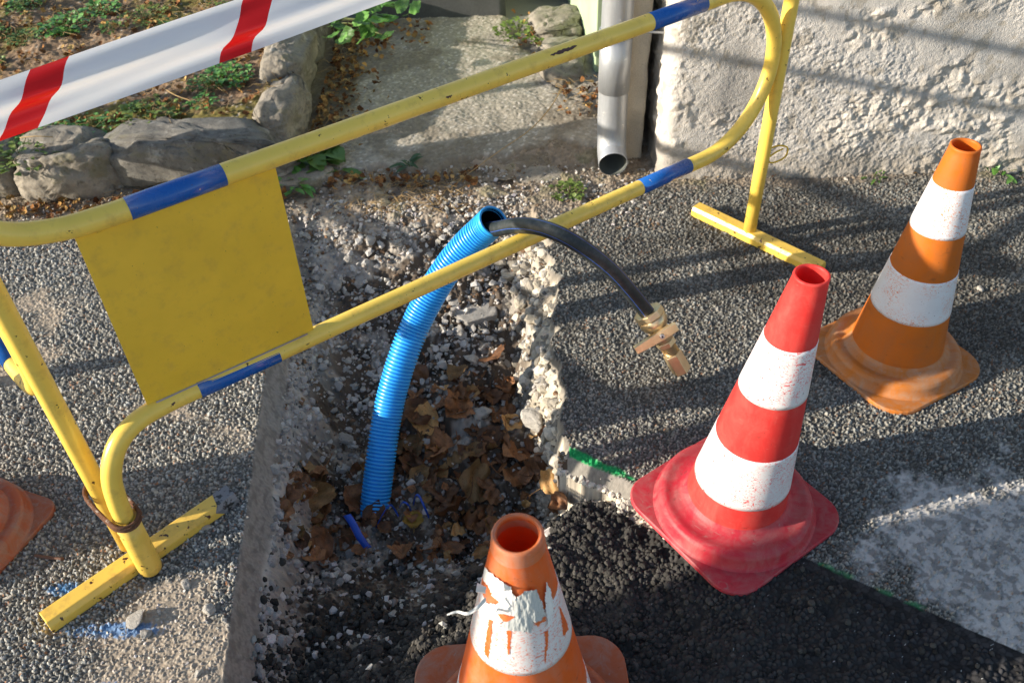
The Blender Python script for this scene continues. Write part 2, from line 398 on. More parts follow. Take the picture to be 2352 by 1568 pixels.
    cP = np.where(((dp <= .022) & (x > .12) & (x < .45))[:, None], C3(.25, .23, .20)*(.5+1.0*fbm(x*240, z*240, 6, 3)[:, None]), cP)
    hP = np.where(dp > .024, hB, (fine-.5)*.003)*ss(.03, .06, dl)+rub*hT*.6
    col = np.where(pa[:, None], cP, col); hh = np.where(pa, hP, hh)
    # green spray line on the cut edge and on the boundary further right
    dpa = (y-pline(x))*.842
    gz = ((x > .125) & (x < .30))*ss(.018, .007, np.abs(dpa-.011)+(med-.5)*.035)*(dpa > -.0015)
    gz = np.maximum(gz, .6*((x > .62) & (x < .86))*ss(.022, .010, np.abs(dpa-.003)+(med-.35)*.05)*ss(.52, .6, med))
    col = mix(col, C3(.01, .36, .10)*np.ones_like(col), gz*.95)
    dbw = db*(1-(pa)*1.0); col = mix(col, cD, dbw*np.where(x > .3, ss(2.46, 2.56, y+(med-.5)*.1), 1)); hh = hh+dbw*(med-.5)*.02*(x < .45)
    far = (y > 3.12) | (y < .4) | (np.abs(x) > 3); col = np.where(far[:, None], C3(.19, .18, .165)*(.9+.2*vn(x*.7, y*.7, 3)[:, None]), col)
    hh = np.where(near & ~far, hh, 0); z = z+hh
    V = np.stack([x, y, z], -1)
    return mesh_np('ground', V, grid_faces(*sh), GROUND, col, True)
ground = build_ground(); tag(ground, kind='structure')

# ------------------------------------------------------------------ rocks
def hull_rock(seed, n=16, flat=.75, sub=0):
    r = random.Random(seed); bm = bmesh.new()
    for k in range(n):
        v = Vector((r.gauss(0, 1), r.gauss(0, 1), r.gauss(0, 1))).normalized()*(.8+.25*r.random()); v.z *= flat; v.y *= .85
        bm.verts.new(v)
    res = bmesh.ops.convex_hull(bm, input=bm.verts)
    for v in [v for v in bm.verts if not v.link_faces]: bm.verts.remove(v)
    if sub:
        bmesh.ops.bevel(bm, geom=bm.edges[:], offset=.09, segments=1, affect='EDGES', profile=.6)
        bmesh.ops.triangulate(bm, faces=bm.faces)
        bmesh.ops.subdivide_edges(bm, edges=bm.edges[:], cuts=sub, use_grid_fill=True)
    bmesh.ops.triangulate(bm, faces=bm.faces); bmesh.ops.recalc_face_normals(bm, faces=bm.faces)
    bm.verts.ensure_lookup_table(); V = np.array([v.co[:] for v in bm.verts]); F = np.array([[v.index for v in f.verts] for f in bm.faces])
    bm.free()
    if sub:
        nn = V/np.linalg.norm(V, axis=1)[:, None]; V = V+nn*((n3(V*3.1+seed, seed)-.5)*.26+(n3(V*9+seed, seed+3)-.5)*.10)[:, None]
    return V, F
SMALL = [hull_rock(i, 11+i % 4, .7) for i in range(14)]
LUMPY = []
for i in range(8):
    bm = bmesh.new(); bmesh.ops.create_icosphere(bm, subdivisions=2, radius=1)
    V = np.array([v.co[:] for v in bm.verts]); F = np.array([[v.index for v in f.verts] for f in bm.faces]); bm.free()
    V = V*(0.72+.75*n3(V*2.1+i*5, i)[:, None]); LUMPY.append((V, F))
def scatter(name, pts, sizes, cols, protos, mat, sink=.25, smooth=False, parent=None):
    Vs, Fs, Cs = [], [], []; off = 0
    for p, s, c in zip(pts, sizes, cols):
        V, F = protos[random.randrange(len(protos))]
        R = np.array(Matrix.Rotation(random.random()*6.28, 3, 'Z') @ Matrix.Rotation(random.gauss(0, .5), 3, 'X') @ Matrix.Rotation(random.gauss(0, .5), 3, 'Y'))
        W = (V*s*np.array([1, .8+.4*random.random(), .7+.4*random.random()]))@R.T+np.array(p)+np.array([0, 0, s*(.6-sink)])
        Vs.append(W); Fs.append(F+off); Cs.append(np.repeat(np.array(c)[None], len(V), 0)); off += len(V)
    return mesh_np(name, np.concatenate(Vs), np.concatenate(Fs), mat, np.concatenate(Cs), smooth)
def in_trench(x, y):
    return (x > xl(y)+.03) & (x < xr(y)-.02) & (y > pline(x)) | ((x > xl(y)+.03) & (y <= pline(x)) & (x < .12))
def lime_col(): 
    v = random.uniform(.30, .60); return (v, v*random.uniform(.9, .96), v*random.uniform(.78, .9))
def build_gravel():
    P, S, Cc = [], [], []
    # trench floor pebbles and chips
    x = RNG.uniform(-.66, .14, 12000); y = RNG.uniform(1.25, 2.5, 12000); ok = in_trench(x, y); x = x[ok]; y = y[ok]
    dens = fbm(x*7, y*7, 5, 3); k = RNG.random(len(x)) < np.clip((dens-.25)*1.6+.3*(y > 1.75), 0, 1); x = x[k]; y = y[k]; z = ground_z(x, y)
    for a, b, c in zip(x, y, z):
        s = random.choice((.0025, .003, .004, .005, .006, .009))*random.uniform(.8, 1.3)
        P.append((a, b, c)); S.append(s); q = random.random()
        Cc.append(lime_col() if q < .62 else (random.uniform(.08, .2),)*3 if q < .85 else (.2, .12, .07))
    x = RNG.uniform(-.62, .10, 1500); y = RNG.uniform(1.30, 2.36, 1500); ok = in_trench(x, y); x = x[ok]; y = y[ok]
    k = RNG.random(len(x)) < np.clip((fbm(x*6, y*6, 15, 3)-.3)*2.2, .05, 1)*np.where((y < 1.6) & (x > -.3), .3, 1); x = x[k]; y = y[k]; z = ground_z(x, y)
    for a, b, c in zip(x, y, z):
        P.append((a, b, c)); S.append(random.choice((.008, .010, .013, .016))*random.uniform(.8, 1.2)); v = random.uniform(.28, .52); Cc.append((v, v*.96, v*.9))
    # pale grit with the black rubble on the ramp
    x = RNG.uniform(-.57, .1, 2600); y = RNG.uniform(.72, 1.3, 2600); zz, W = macro(x, y)
    k = W['patch'] & (W['dl'] > .03) & (RNG.random(len(x)) < np.clip(1.0-W['t']*1.1, .06, 1)*np.clip((fbm(x*16, y*16, 6, 3)-.38)*4, .05, 1)); 
    for a, b, c in zip(x[k], y[k], zz[k]): P.append((a, b, c+.003)); S.append(random.choice((.004, .006, .008, .011))*random.uniform(.8, 1.3)); Cc.append(lime_col())
    # loose pebbles on the asphalts
    for _ in range(1500):
        a, b = random.uniform(-1.3, -.60), random.uniform(.80, 1.25)
        if random.random() > fbm(np.array([a*9]), np.array([b*9]), 4, 2)[0]*1.0: continue
        P.append((a, b, 0)); S.append(random.uniform(.0018, .005)); Cc.append(lime_col())
    for _ in range(260):
        a, b = random.uniform(.15, 1.7), random.uniform(1.2, 2.55); P.append((a, b, 0)); S.append(random.uniform(.002, .0045)); Cc.append(lime_col())
    for _ in range(90):
        a, b = random.uniform(-1.5, -.68), random.uniform(1.2, 2.4); P.append((a, b, 0)); S.append(random.uniform(.002, .004)); Cc.append(lime_col())
    # strip of dirt in front of slab and stones
    for _ in range(3200):
        a, b = random.uniform(-1.6, .5), random.uniform(2.28, 2.68); P.append((a, b, ground_z(a, b)[0])); S.append(random.choice((.002, .003, .004, .006, .008))*random.uniform(.8, 1.3))
        Cc.append(lime_col() if random.random() < .6 else (.16, .11, .07))
    o = scatter('gravel', P, S, Cc, SMALL, ROCKM, .2); tag(o, 'pale limestone grit and small chips in the trench and on the road', 'gravel', kind='stuff')
    # black asphalt crumbs
    P, S, Cc = [], [], []
    x = RNG.uniform(-.57, 1.0, 27000); y = RNG.uniform(.50, 1.42, 27000); zz, W = macro(x, y)
    k = W['patch'] & (W['dl'] > .035) & (W['dp'] > .02) & ~((np.abs(x-.473)+np.abs(y-1.2)*.9 < .245) | (np.hypot(x, y-.71) < .17)) & (RNG.random(len(x)) < np.where(x < .12, np.clip(W['t']*1.5-.1, .10, 1), np.clip(1.15-(x-.1)*1.6-(1.05-y)*1.0, 0.10, 1))); x, y, zz = x[k], y[k], zz[k]
    for a, b, c in zip(x, y, zz):
        P.append((a, b, c)); S.append(random.choice((.003, .004, .0055, .0075) if a < .08 else (.0028, .0036, .0045, .006))*random.uniform(.8, 1.3)*(1.0 if a < .35 else .85)); v = random.uniform(.02, .075); Cc.append((v*1.08, v, v*.88))
    o = scatter('asphalt_crumbs', P, S, Cc, LUMPY+SMALL[:6], ROCKM, .15, False); tag(o, 'loose black asphalt crumbs spilling into the trench', 'asphalt rubble', kind='stuff')
    # crumbled concrete lumps of the right trench wall
    P, S, Cc = [], [], []
    for _ in range(850):
        b = random.uniform(1.33, 2.32); a = float(xr(b))-random.uniform(.012, float(np.interp(b, [1.3, 1.5, 1.64, 1.9, 2.3], [.05, .07, .10, .12, .16])))
        c = ground_z(a, b)[0]; P.append((a, b, c)); S.append(random.choice((.003, .004, .005, .006, .008, .012, .017))*random.uniform(.7, 1.2))
        v = random.choice((.22, .34, .44, .54, .62))*random.uniform(.85, 1.1); Cc.append((v, v*.90, v*.74))
    for _ in range(420):
        a = random.uniform(.09, .36); b = float(pline(np.array(a)))-(.016+abs(random.gauss(0, .016)))/.84; P.append((a, b, ground_z(a, b)[0])); S.append(random.uniform(.003, .009)); v = random.uniform(.45, .7); Cc.append((v, v*.92, v*.78))
    for _ in range(380):
        b = random.uniform(.8, 1.9); a = float(xl(b))+random.uniform(.035, .09); P.append((a, b, ground_z(a, b)[0])); S.append(random.uniform(.004, .012)); v = random.uniform(.26, .44); Cc.append((v, v*.93, v*.85))
    o = scatter('crumbled_concrete', P, S, Cc, SMALL+LUMPY, ROCKM, .5, False); tag(o, 'pale crumbled concrete lining the broken trench edges', 'broken concrete', kind='stuff')
build_gravel()

BIG = [hull_rock(100+i, 13, .72, 2) for i in range(9)]
def stone_material(name, base, var=.3, moss=0.0, scale=30):
    m, n, l, b = mat_new(name); tc = N(n, 'ShaderNodeTexCoord'); v = tc.outputs['Object']
    c = mixc(n, l, thresh(n, l, noise(n, l, v, scale, 6, .7), .3, .7), tuple(x*(1-var) for x in base), tuple(min(1, x*(1+var)) for x in base))
    c = mixc(n, l, mul(n, l, thresh(n, l, noise(n, l, v, scale*2.2, 5, .7), .56, .66), .75), c, tuple(x*.35 for x in base))
    c = mixc(n, l, mul(n, l, thresh(n, l, noise(n, l, v, scale*.7, 4, .6), .60, .68), .6), c, (.48, .46, .42))
    if moss: c = mixc(n, l, mul(n, l, thresh(n, l, noise(n, l, v, scale*.5, 5, .7), .55, .62), moss), c, (.09, .085, .02))
    l.new(c, b.inputs['Base Color']); b.inputs['Roughness'].default_value = .93
    bump(n, l, b, noise(n, l, v, scale*5, 8, .75), .8, .006); return m
LIME = stone_material('limestone', (.46, .43, .38), .2, 0, 60)
LUMPM = stone_material('cream_concrete', (.50, .44, .34), .3, 0, 70); LIMED = stone_material('limestone_dusty', (.36, .34, .31), .25, 0, 60)
def rock_obj(name, k, loc, s, rot, mat, label, cat='stone', group=None):
    V, F = BIG[k % len(BIG)]; o = mesh_np(name, V*np.array(s), F, mat, None, False)
    o.location = loc; o.rotation_euler = rot; return tag(o, label, cat, group)
def trench_pt(px, py, z0=-.2):
    z = z0
    for _ in range(8):
        p = g(px, py, z); z = .5*z+.5*float(ground_z(p[0], p[1])[0])
    return g(px, py, z)
def place_rock(k, px, py, wpx, label, mat=LIME, asp=(1, .8, .7), lift=.35, rz=None, group=None, z0=-.2):
    p = trench_pt(px, py, z0); D = (p-CP)@FW; s = wpx/2*D/PF
    return rock_obj('limestone_chunk', k, (p[0], p[1], p[2]+s*lift*asp[2]), (s*asp[0], s*asp[1], s*asp[2]), (random.uniform(-.3, .3), random.uniform(-.3, .3), rz if rz is not None else random.uniform(0, 6.28)), mat, label, 'stone', group)
def slab():
    zc = -.135; pts = [g(x_, y_, zc) for x_, y_ in ((1026, 690), (1046, 650), (1088, 640), (1122, 643), (1140, 684), (1141, 722), (1108, 732), (1073, 742), (1040, 722))]
    bm = bmesh.new(); c = sum(pts)/len(pts); top = [bm.verts.new(Vector(p-c)+Vector((0, 0, .012))) for p in pts]; bot = [bm.verts.new(Vector((p-c)*1.05)-Vector((0, 0, .03))) for p in pts]
    bm.faces.new(top); bm.faces.new(bot[::-1]); n_ = len(pts)
    for k in range(n_): bm.faces.new([top[k], bot[k], bot[(k+1) % n_], top[(k+1) % n_]])
    bmesh.ops.triangulate(bm, faces=bm.faces); bmesh.ops.subdivide_edges(bm, edges=bm.edges[:], cuts=9, use_grid_fill=True); bmesh.ops.recalc_face_normals(bm, faces=bm.faces); bm.normal_update()
    V = np.array([v.co[:] for v in bm.verts]); Nn = np.array([v.normal[:] for v in bm.verts]); bmesh.ops.triangulate(bm, faces=bm.faces); F = np.array([[v.index for v in f.verts] for f in bm.faces]); bm.free()
    V = V+Nn*((n3(V*45, 2)-.5)*.008+(n3(V*150, 6)-.5)*.004)[:, None]; o = mesh_np('limestone_slab', V, F, LIMED, None, True); o.location = tuple(c); o.rotation_euler = (.10, .05, 0)
    return tag(o, 'large flat grey limestone slab beside the blue conduit in the trench', 'stone')
slab()
place_rock(1, 773, 660, 44, 'angular grey stone, left one of the two below the middle of the lower rail', LIMED, (1, 1, .8))
place_rock(2, 830, 650, 54, 'angular grey stone with a ridge, just right of its neighbour below the lower rail', LIMED, (1, 1, .8))
place_rock(3, 1085, 832, 52, 'white angular stone on brown leaves right of the middle of the conduit', LIME, (1, 1, .8))
place_rock(4, 1054, 765, 38, 'small squarish cream stone just below the flat slab', LIME, (1, 1.2, .8))
place_rock(5, 1107, 955, 62, 'white rounded stone among brown leaves near the right wall of the trench', LIME, (1, 1, .8))
place_rock(6, 815, 890, 30, 'narrow upright pale stone left of the conduit', LIME, (.8, 1.3, .9))
place_rock(7, 1235, 975, 86, 'big bluish white block of concrete at the foot of the right trench wall', LIME, (.85, 1.3, .9))
place_rock(8, 1208, 770, 66, 'big rounded cream lump bulging from the broken right edge', LIME, (.9, 1.25, .9), .6)
place_rock(2, 1243, 885, 58, 'cream knob of concrete on the right trench wall above the white block', LIME, (1, 1, .9), .6)
place_rock(0, 1045, 1070, 26, 'small white stone in the deep leaves right of the conduit base', LIME, (1, 1, .8))
place_rock(3, 790, 1010, 62, 'pinkish grey flat stone at the left side of the trench', LIMED, (1.1, .8, .5))
place_rock(1, 1020, 805, 30, 'pale stone pressed against the right side of the conduit', LIME, (1, 1, .8))
place_rock(4, 850, 555, 50, 'grey flat stone at the far end of the trench', LIMED, (1, .8, .6))
for k, (px, py, wp) in enumerate([(1170, 640, 44), (1195, 700, 50), (1225, 740, 46), (1150, 610, 40), (1235, 820, 40), (1250, 900, 44), (1215, 860, 38), (1262, 930, 40), (1262, 1010, 50), (1235, 660, 34), (1282, 1085, 36), (1290, 1140, 34), (1225, 590, 34)]):
    place_rock(k, px, py, wp, 'rounded cream lump of crumbled concrete set in the right trench wall', LUMPM, (1, 1.1, .9), .35, None, 'concrete lumps in the right trench wall', -.1)
for k, (px, py, wp) in enumerate([(705, 545, 30), (800, 600, 34), (860, 640, 30), (915, 560, 32), (960, 520, 30), (1010, 520, 26), (900, 520, 28), (740, 650, 28), (1120, 800, 30), (1165, 840, 34), (1010, 900, 26), (1110, 1010, 30), (1190, 1050, 34), (1215, 1085, 28), (730, 580, 26), (890, 590, 24), (985, 590, 26), (1000, 560, 22), (935, 655, 26), (765, 740, 22), (820, 720, 20), (960, 840, 24), (1020, 870, 24), (800, 830, 26), (870, 700, 22), (760, 920, 24), (700, 985, 28), (1140, 880, 24), (1150, 760, 22), (1175, 990, 26), (930, 1210, 18), (1160, 640, 26), (1190, 660, 24), (1215, 620, 24), (1230, 700, 26), (1255, 740, 24), (1250, 810, 24), (905, 620, 18), (690, 890, 26), (690, 960, 28), (765, 600, 20), (975, 780, 18)]):
    place_rock(k, px, py, wp, 'small pale limestone chunk lying loose in the trench', LIME if k % 3 else LIMED, (1, 1, .8), .35, None, 'small stones in the trench')
def road_stone(k, px, py, wp, label, asp=(1, 1, .8), mat=LIME): 
    p = g(px, py, .004); s = wp/2*((p-CP)@FW)/PF; return rock_obj('pebble', k, (p[0], p[1], s*.35), (s, s*asp[1], s*asp[2]), (random.uniform(-.4, .4), 0, random.uniform(0, 6)), mat, label, 'pebble')
road_stone(0, 22, 1372, 32, 'white pebble at the left edge below the cut off orange cone', (1, .6, .6))
road_stone(1, 480, 1400, 40, 'bright white stone on pale grit near the saw cut', (1, 1.2, .9))
road_stone(2, 428, 1340, 34, 'cream stone between the barrier foot and the saw cut, nearest the yellow tube end', (1, 1.1, .9))
road_stone(3, 312, 1425, 66, 'large flat earthy lump beside the end of the yellow foot bar', (1, 1.2, .4), LIMED)
road_stone(4, 335, 1455, 36, 'small earthy lump touching the large flat one by the foot bar', (1, 1, .7), LIMED)
road_stone(5, 474, 1212, 32, 'triangular grey stone lying below the right half of the foot bar', (1, .9, .6))
road_stone(6, 455, 1545, 32, 'white stone at the bottom edge left of the saw cut', (1, .8, .7))
road_stone(7, 56, 970, 26, 'white pebble on the asphalt left of the yellow post', (1, 1, .7))
road_stone(8, 1946, 410, 20, 'round white pebble at the foot of the plaster wall', (1, 1, .9))
road_stone(0, 1855, 542, 18, 'oblong white pebble between barrier foot and orange cone', (1, .6, .8))
road_stone(1, 2250, 664, 26, 'white pebble on the asphalt right of the orange cone', (1, .8, .7))
road_stone(2, 1540, 450, 22, 'white stone on asphalt just below the blue end of the lower rail', (1, .8, .7))
road_stone(3, 470, 1290, 18, 'small cream stone on grit close to the saw cut by the tube end', (1, .8, .7))

# ------------------------------------------------------------------ dead leaves in the trench
def leaf_mesh(seed, simple=False):
    r = random.Random(seed); nu, nv = (9, 15)
    V = []; C = []; cup = r.uniform(-.5, 1.1); fold = r.uniform(.1, .9); twist = r.uniform(-.8, .8); tipc = r.uniform(-.9, 1.2)
    lob = r.uniform(.0, .16); base = random.Random(seed+5)
    for j in range(nv):
        t = j/(nv-1); wd = math.sin(math.pi*min(1, t*1.02))**.75*(1-.35*t)*.62*(1+lob*math.sin(t*19+seed))
        for i in range(nu):
            s = i/(nu-1)*2-1; x = s*wd; y = t-.5
            z = fold*abs(x)*.8+cup*(y*y)*.9+twist*x*y+.09*math.sin(9*x+seed)*math.cos(8*y+seed*2)+.06*math.sin(17*y+5*x+seed); x = x*(1+.10*math.sin(23*t+seed))
            if t > .75: z += tipc*(t-.75)**1.5*1.4
            V.append((x, y, z)); 
    V = np.array(V); F = grid_faces(nv, nu); n0 = len(V)
    # stem
    st = [(0, -.5-k*.1, .02+.03*k*k) for k in range(5)]; Vs, Fs = sweep(st, .014, 4)
    V2 = np.array([v[:] for v in Vs]); F2 = np.array(Fs)+n0
    return np.concatenate([V, V2]), np.concatenate([F, F2])
def leaf_mat(name, c1, c2, green=False):
    m, n, l, b = mat_new(name); tc = N(n, 'ShaderNodeTexCoord'); v = tc.outputs['Object']
    oi = N(n, 'ShaderNodeObjectInfo')
    c = mixc(n, l, thresh(n, l, noise(n, l, v, 4, 5, .7), .3, .7), c1, c2)
    c = mixc(n, l, mul(n, l, thresh(n, l, noise(n, l, v, 14, 4, .7), .58, .64), .7), c, tuple(x*.3 for x in c1))
    # side veins
    wv = N(n, 'ShaderNodeTexWave'); wv.inputs['Scale'].default_value = 2.4; wv.inputs['Distortion'].default_value = .6; wv.bands_direction = 'Y'
    ab = N(n, 'ShaderNodeSeparateXYZ'); l.new(v, ab.inputs[0]); 
    m1 = N(n, 'ShaderNodeMath', operation='ABSOLUTE'); l.new(ab.outputs[0], m1.inputs[0])
    m2 = N(n, 'ShaderNodeMath', operation='MULTIPLY_ADD'); l.new(m1.outputs[0], m2.inputs[0]); m2.inputs[1].default_value = -.8; l.new(ab.outputs[1], m2.inputs[2])
    cb = N(n, 'ShaderNodeCombineXYZ'); l.new(m2.outputs[0], cb.inputs[1]); l.new(cb.outputs[0], wv.inputs['Vector'])
    ve = thresh(n, l, wv.outputs['Fac'], .86, .97); c = mixc(n, l, mul(n, l, ve, .12), c, tuple(min(1, x*1.7) for x in c2))
    hs = N(n, 'ShaderNodeHueSaturation'); mr = N(n, 'ShaderNodeMapRange'); mr.inputs['To Min'].default_value = .45; mr.inputs['To Max'].default_value = 1.7
    l.new(oi.outputs['Random'], mr.inputs['Value']); l.new(mr.outputs[0], hs.inputs['Value']); l.new(c, hs.inputs['Color'])
    l.new(hs.outputs[0], b.inputs['Base Color']); b.inputs['Roughness'].default_value = .5 if green else .62
    bump(n, l, b, ve, .25, .015)
    tr = N(n, 'ShaderNodeBsdfTranslucent'); l.new(hs.outputs[0], tr.inputs[0]); ms = N(n, 'ShaderNodeMixShader'); ms.inputs[0].default_value = .28 if green else .15
    out = n['Material Output']; l.new(b.outputs[0], ms.inputs[1]); l.new(tr.outputs[0], ms.inputs[2]); l.new(ms.outputs[0], out.inputs[0]); return m
LB = leaf_mat('dead_leaf', (.10, .043, .018), (.27, .12, .045)); LO = leaf_mat('ochre_leaf', (.33, .17, .05), (.42, .25, .10)); LY = leaf_mat('yellow_leaf', (.50, .28, .03), (.6, .38, .05))
LG = leaf_mat('green_leaf', (.05, .13, .02), (.10, .23, .04), True)
LEAVES = []
for i in range(10):
    V, F = leaf_mesh(i*3+1)
    o = mesh_np('dead_leaf', V, F, LB, None, True); COL.objects.unlink(o); LEAVES.append(o.data)
LEAVES_O = [me.copy() for me in LEAVES]
for me in LEAVES_O: me.materials[0] = LO
LEAVES_Y = [me.copy() for me in LEAVES[:3]]
for me in LEAVES_Y: me.materials[0] = LY
def put_leaf(px, py, wp, me, label, group, lift=0.0, z0=-.28, rz=None, tilt=.45):
    p = trench_pt(px, py, z0); s = wp*((p-CP)@FW)/PF
    o = bpy.data.objects.new('dead_leaf', me); COL.objects.link(o); o.location = (p[0], p[1], p[2]+.006+lift); o.scale = (s, s, s*random.uniform(.6, 1.1))
    o.rotation_euler = (random.gauss(0, tilt), random.gauss(0, tilt), rz if rz is not None else random.uniform(0, 6.28)); return tag(o, label, 'leaf', group)
big_leaves = [(725, 1150, 80, 1, 'curled ochre leaf at the foot of the left trench wall, tip up'), (732, 1265, 84, 0, 'big flat brown leaf below the blue strap at the left of the trench'), (1100, 1120, 92, 1, 'large tan leaf lying face up between conduit and right trench wall'),
              (1057, 1070, 62, 1, 'tan curled leaf with stalk up, right of the conduit base'), (1092, 1050, 46, 1, 'small pale leaf overlapping the one beside it in the trench'), (1135, 832, 72, 0, 'orange brown curled leaf high in the trench beside a white stone'),
              (1040, 1185, 90, 0, 'reddish brown curled leaf behind the front cone'), (1200, 1110, 88, 0, 'long brown folded leaf against the right trench wall'), (1050, 925, 52, 0, 'dark reddish leaf piece in the middle of the trench'),
              (952, 1205, 44, 2, 'small bright yellow curled leaf below the blue loops'), (1055, 1235, 40, 1, 'small tan leaf near the top of the front cone'), (855, 1195, 56, 0, 'brown leaf leaning on the blue strap at the conduit base'),
              (1270, 1120, 66, 1, 'tan leaf standing under the green painted edge'), (685, 1145, 44, 1, 'ochre leaf touching the left trench wall')]
for k, (px, py, wp, kind, lab) in enumerate(big_leaves):
    put_leaf(px, py, wp, (LEAVES, LEAVES_O, LEAVES_Y)[kind][k % 3 if kind == 2 else k % 10], lab, None, .018, -.28, None, .35)
n = 0
rr = random.Random(3)
while n < 250:
    px, py = rr.uniform(650, 1290), rr.uniform(860, 1300)
    if px < 860 and py < 1080: continue
    if py < 960 and not (900 < px < 1180): continue
    p = trench_pt(px, py, -.28)
    if not in_trench(np.array(p[0]), np.array(p[1])) or (p[1] < 1.20): continue
    put_leaf(px, py, rr.choice((18, 24, 30, 38, 46, 56, 72))*rr.uniform(.85, 1.15), (LEAVES if rr.random() < .80 else LEAVES_O)[rr.randrange(10)], 'curled brown dead leaf in the leaf pile at the bottom of the trench', 'dead leaves piled in the trench', rr.uniform(-.008, .018), tilt=.42); n += 1

# ------------------------------------------------------------------ barriers
def make_barrier(Bp, u, foot_dir, foot_off, label, sleeve_shift=None, leg_shift=None, st_ext=0.0, foot_at=None):
    """Bp: ground point below the bent end, u: unit direction towards the rounded end"""
    Bp = np.array(Bp, float); u = np.array(u, float); u /= np.linalg.norm(u); nrm = np.array([u[1], -u[0]])   # towards the road side
    def P(a, z, off=0): return (Bp[0]+u[0]*a+nrm[0]*off, Bp[1]+u[1]*a+nrm[1]*off, z)
    t = empty('safety_barrier', (Bp[0], Bp[1], 0)); tag(t, label, 'barrier', 'yellow and blue street barriers')
    def loc(path): return [Vector(p)-Vector(t.location) for p in path]
    so = sleeve_shift or 0.0
    arc = [(1.632+.218*math.cos(q), .586+.216*math.sin(q)) for q in np.linspace(math.pi/2, -math.pi/2, 30)]
    tl = catmull([P(-.045, 1.02), P(-.035, .95), P(-.012, .885), P(.045, .832), P(.12, .808), P(.20, .802)], 6)
    bl = catmull([P(.26, .381), P(.17, .381), P(.105, .377, so*.2), P(.056, .352, so*.5), P(.024, .30, so*.8), P(.012, .235, so), P(.010, .17, so)], 6)
    path = tl+[Vector(P(a_, .802)) for a_ in (.5, .9, 1.3, 1.55)]+[Vector(P(a_, z_)) for a_, z_ in arc]+[Vector(P(a_, .372+.009*(1.6-a_)/1.4)) for a_ in (1.3, .9, .5)]+bl
    tube('frame', loc(path), .0193, YEL, t, 24)
    def stripe(a0, a1, z0, z1, lab=None):
        o = tube('blue_stripe', loc([P(a0, z0), P((a0+a1)/2, (z0+z1)/2), P(a1, z1)]), .0199, BLU, t, 28, True); return o
    stripe(*SA[0], .802, .802); stripe(*SA[1], .802, .802); stripe(SA[2][0], SA[2][1], .3805, .3788); stripe(SA[3][0], SA[3][1]+st_ext, .373, .3715-st_ext*.01)
    # panel
    bm = bmesh.new(); a0, a1, z0, z1 = .134, .486, .392, .79
    for s in (0, 1):
        pass
    vs = []
    for off in (.0025, -.0025):
        for (a_, z_) in ((a0, z0), (a1, z0), (a1, z1), (a0, z1)): vs.append(bm.verts.new(Vector(P(a_, z_, off))-Vector(t.location)))
    for f in ((0, 1, 2, 3), (7, 6, 5, 4), (0, 4, 5, 1), (1, 5, 6, 2), (2, 6, 7, 3), (3, 7, 4, 0)): bm.faces.new([vs[i] for i in f])
    pn = from_bm('panel', bm, YELP, t)
    for a_ in (a0+.004, a1-.004):      # folded side edges
        bm = bmesh.new(); vs = []
        for off in (.004, .0155):
            for (da, z_) in ((-.0012, z0+.01), (.0012, z0+.01), (.0012, z1-.01), (-.0012, z1-.01)): vs.append(bm.verts.new(Vector(P(a_+da, z_, off-.018))-Vector(t.location)))
        for f in ((0, 1, 2, 3), (7, 6, 5, 4), (0, 4, 5, 1), (1, 5, 6, 2), (2, 6, 7, 3), (3, 7, 4, 0)): bm.faces.new([vs[i] for i in f])
        o = from_bm('panel_edge', bm, YELP, pn)
    tube('weld_seam', loc([P(.15, .3985, .006), P(.31, .3975, .006), P(.47, .3965, .006)]), .0022, WELD, pn, 8)
    # socket tube on the bent end
    pz = [P(.010, z_, so) for z_ in (.185, .1, .03, .012)]
    tube('socket_tube', loc(pz+[P(.010, .004, so)]), [.0245, .0245, .0245, .0235, .018], YEL2, t, 24)
    # tall leg with foot bar at the rounded end
    ls = leg_shift or 0.0
    tube('leg', loc([P(1.886, .02, ls), P(1.886, .3, ls), P(1.886, .7, ls), P(1.886, 1.02, ls)]), .0193, YEL, t, 24)
    tube('plastic_cap', loc([P(1.886, 1.02, ls), P(1.886, 1.03, ls), P(1.886, 1.034, ls)]), [.0175, .0175, .01], YEL, t, 24)
    L = np.array(P(1.886, 0, ls)); fd = np.array([foot_dir[0], foot_dir[1], 0]); fd = fd/np.linalg.norm(fd); fn = np.array([fd[1], -fd[0], 0])
    l0, l1 = foot_off
    if foot_at is not None: L = np.array([foot_at[0], foot_at[1], 0.0])
    bm = bmesh.new(); pr = [(-.024, .002), (.024, .002), (.024, .022), (.017, .034), (-.017, .034), (-.024, .022)]
    ra = [bm.verts.new(Vector(L+fd*(-l0)+fn*x_+np.array([0, 0, z_]))-Vector(t.location)) for x_, z_ in pr]
    rb = [bm.verts.new(Vector(L+fd*(l1)+fn*x_+np.array([0, 0, z_]))-Vector(t.location)) for x_, z_ in pr]
    bm.faces.new(ra); bm.faces.new(rb)
    for k in range(6): bm.faces.new([ra[k], ra[(k+1) % 6], rb[(k+1) % 6], rb[k]])
    fb = from_bm('foot_bar', bm, YEL2, t, bevel=.002)
    if st_ext:
        bm = bmesh.new(); ra = [bm.verts.new(Vector(L+fd*(l1-.045+.012*math.sin(k_*2.1))+fn*x_*1.03+np.array([0, 0, z_*1.02]))-Vector(t.location)) for k_, (x_, z_) in enumerate(pr)]
        rb = [bm.verts.new(Vector(L+fd*(l1+.001)+fn*x_*1.03+np.array([0, 0, z_*1.02]))-Vector(t.location)) for x_, z_ in pr]
        bm.faces.new(rb)
        for k in range(6): bm.faces.new([ra[k], ra[(k+1) % 6], rb[(k+1) % 6], rb[k]])
        from_bm('bare_end', bm, BARE, fb)
    return t, P
A_ = g(1718, 548); u1 = np.array([.816, .578]); Bq = A_[:2]-u1*1.886
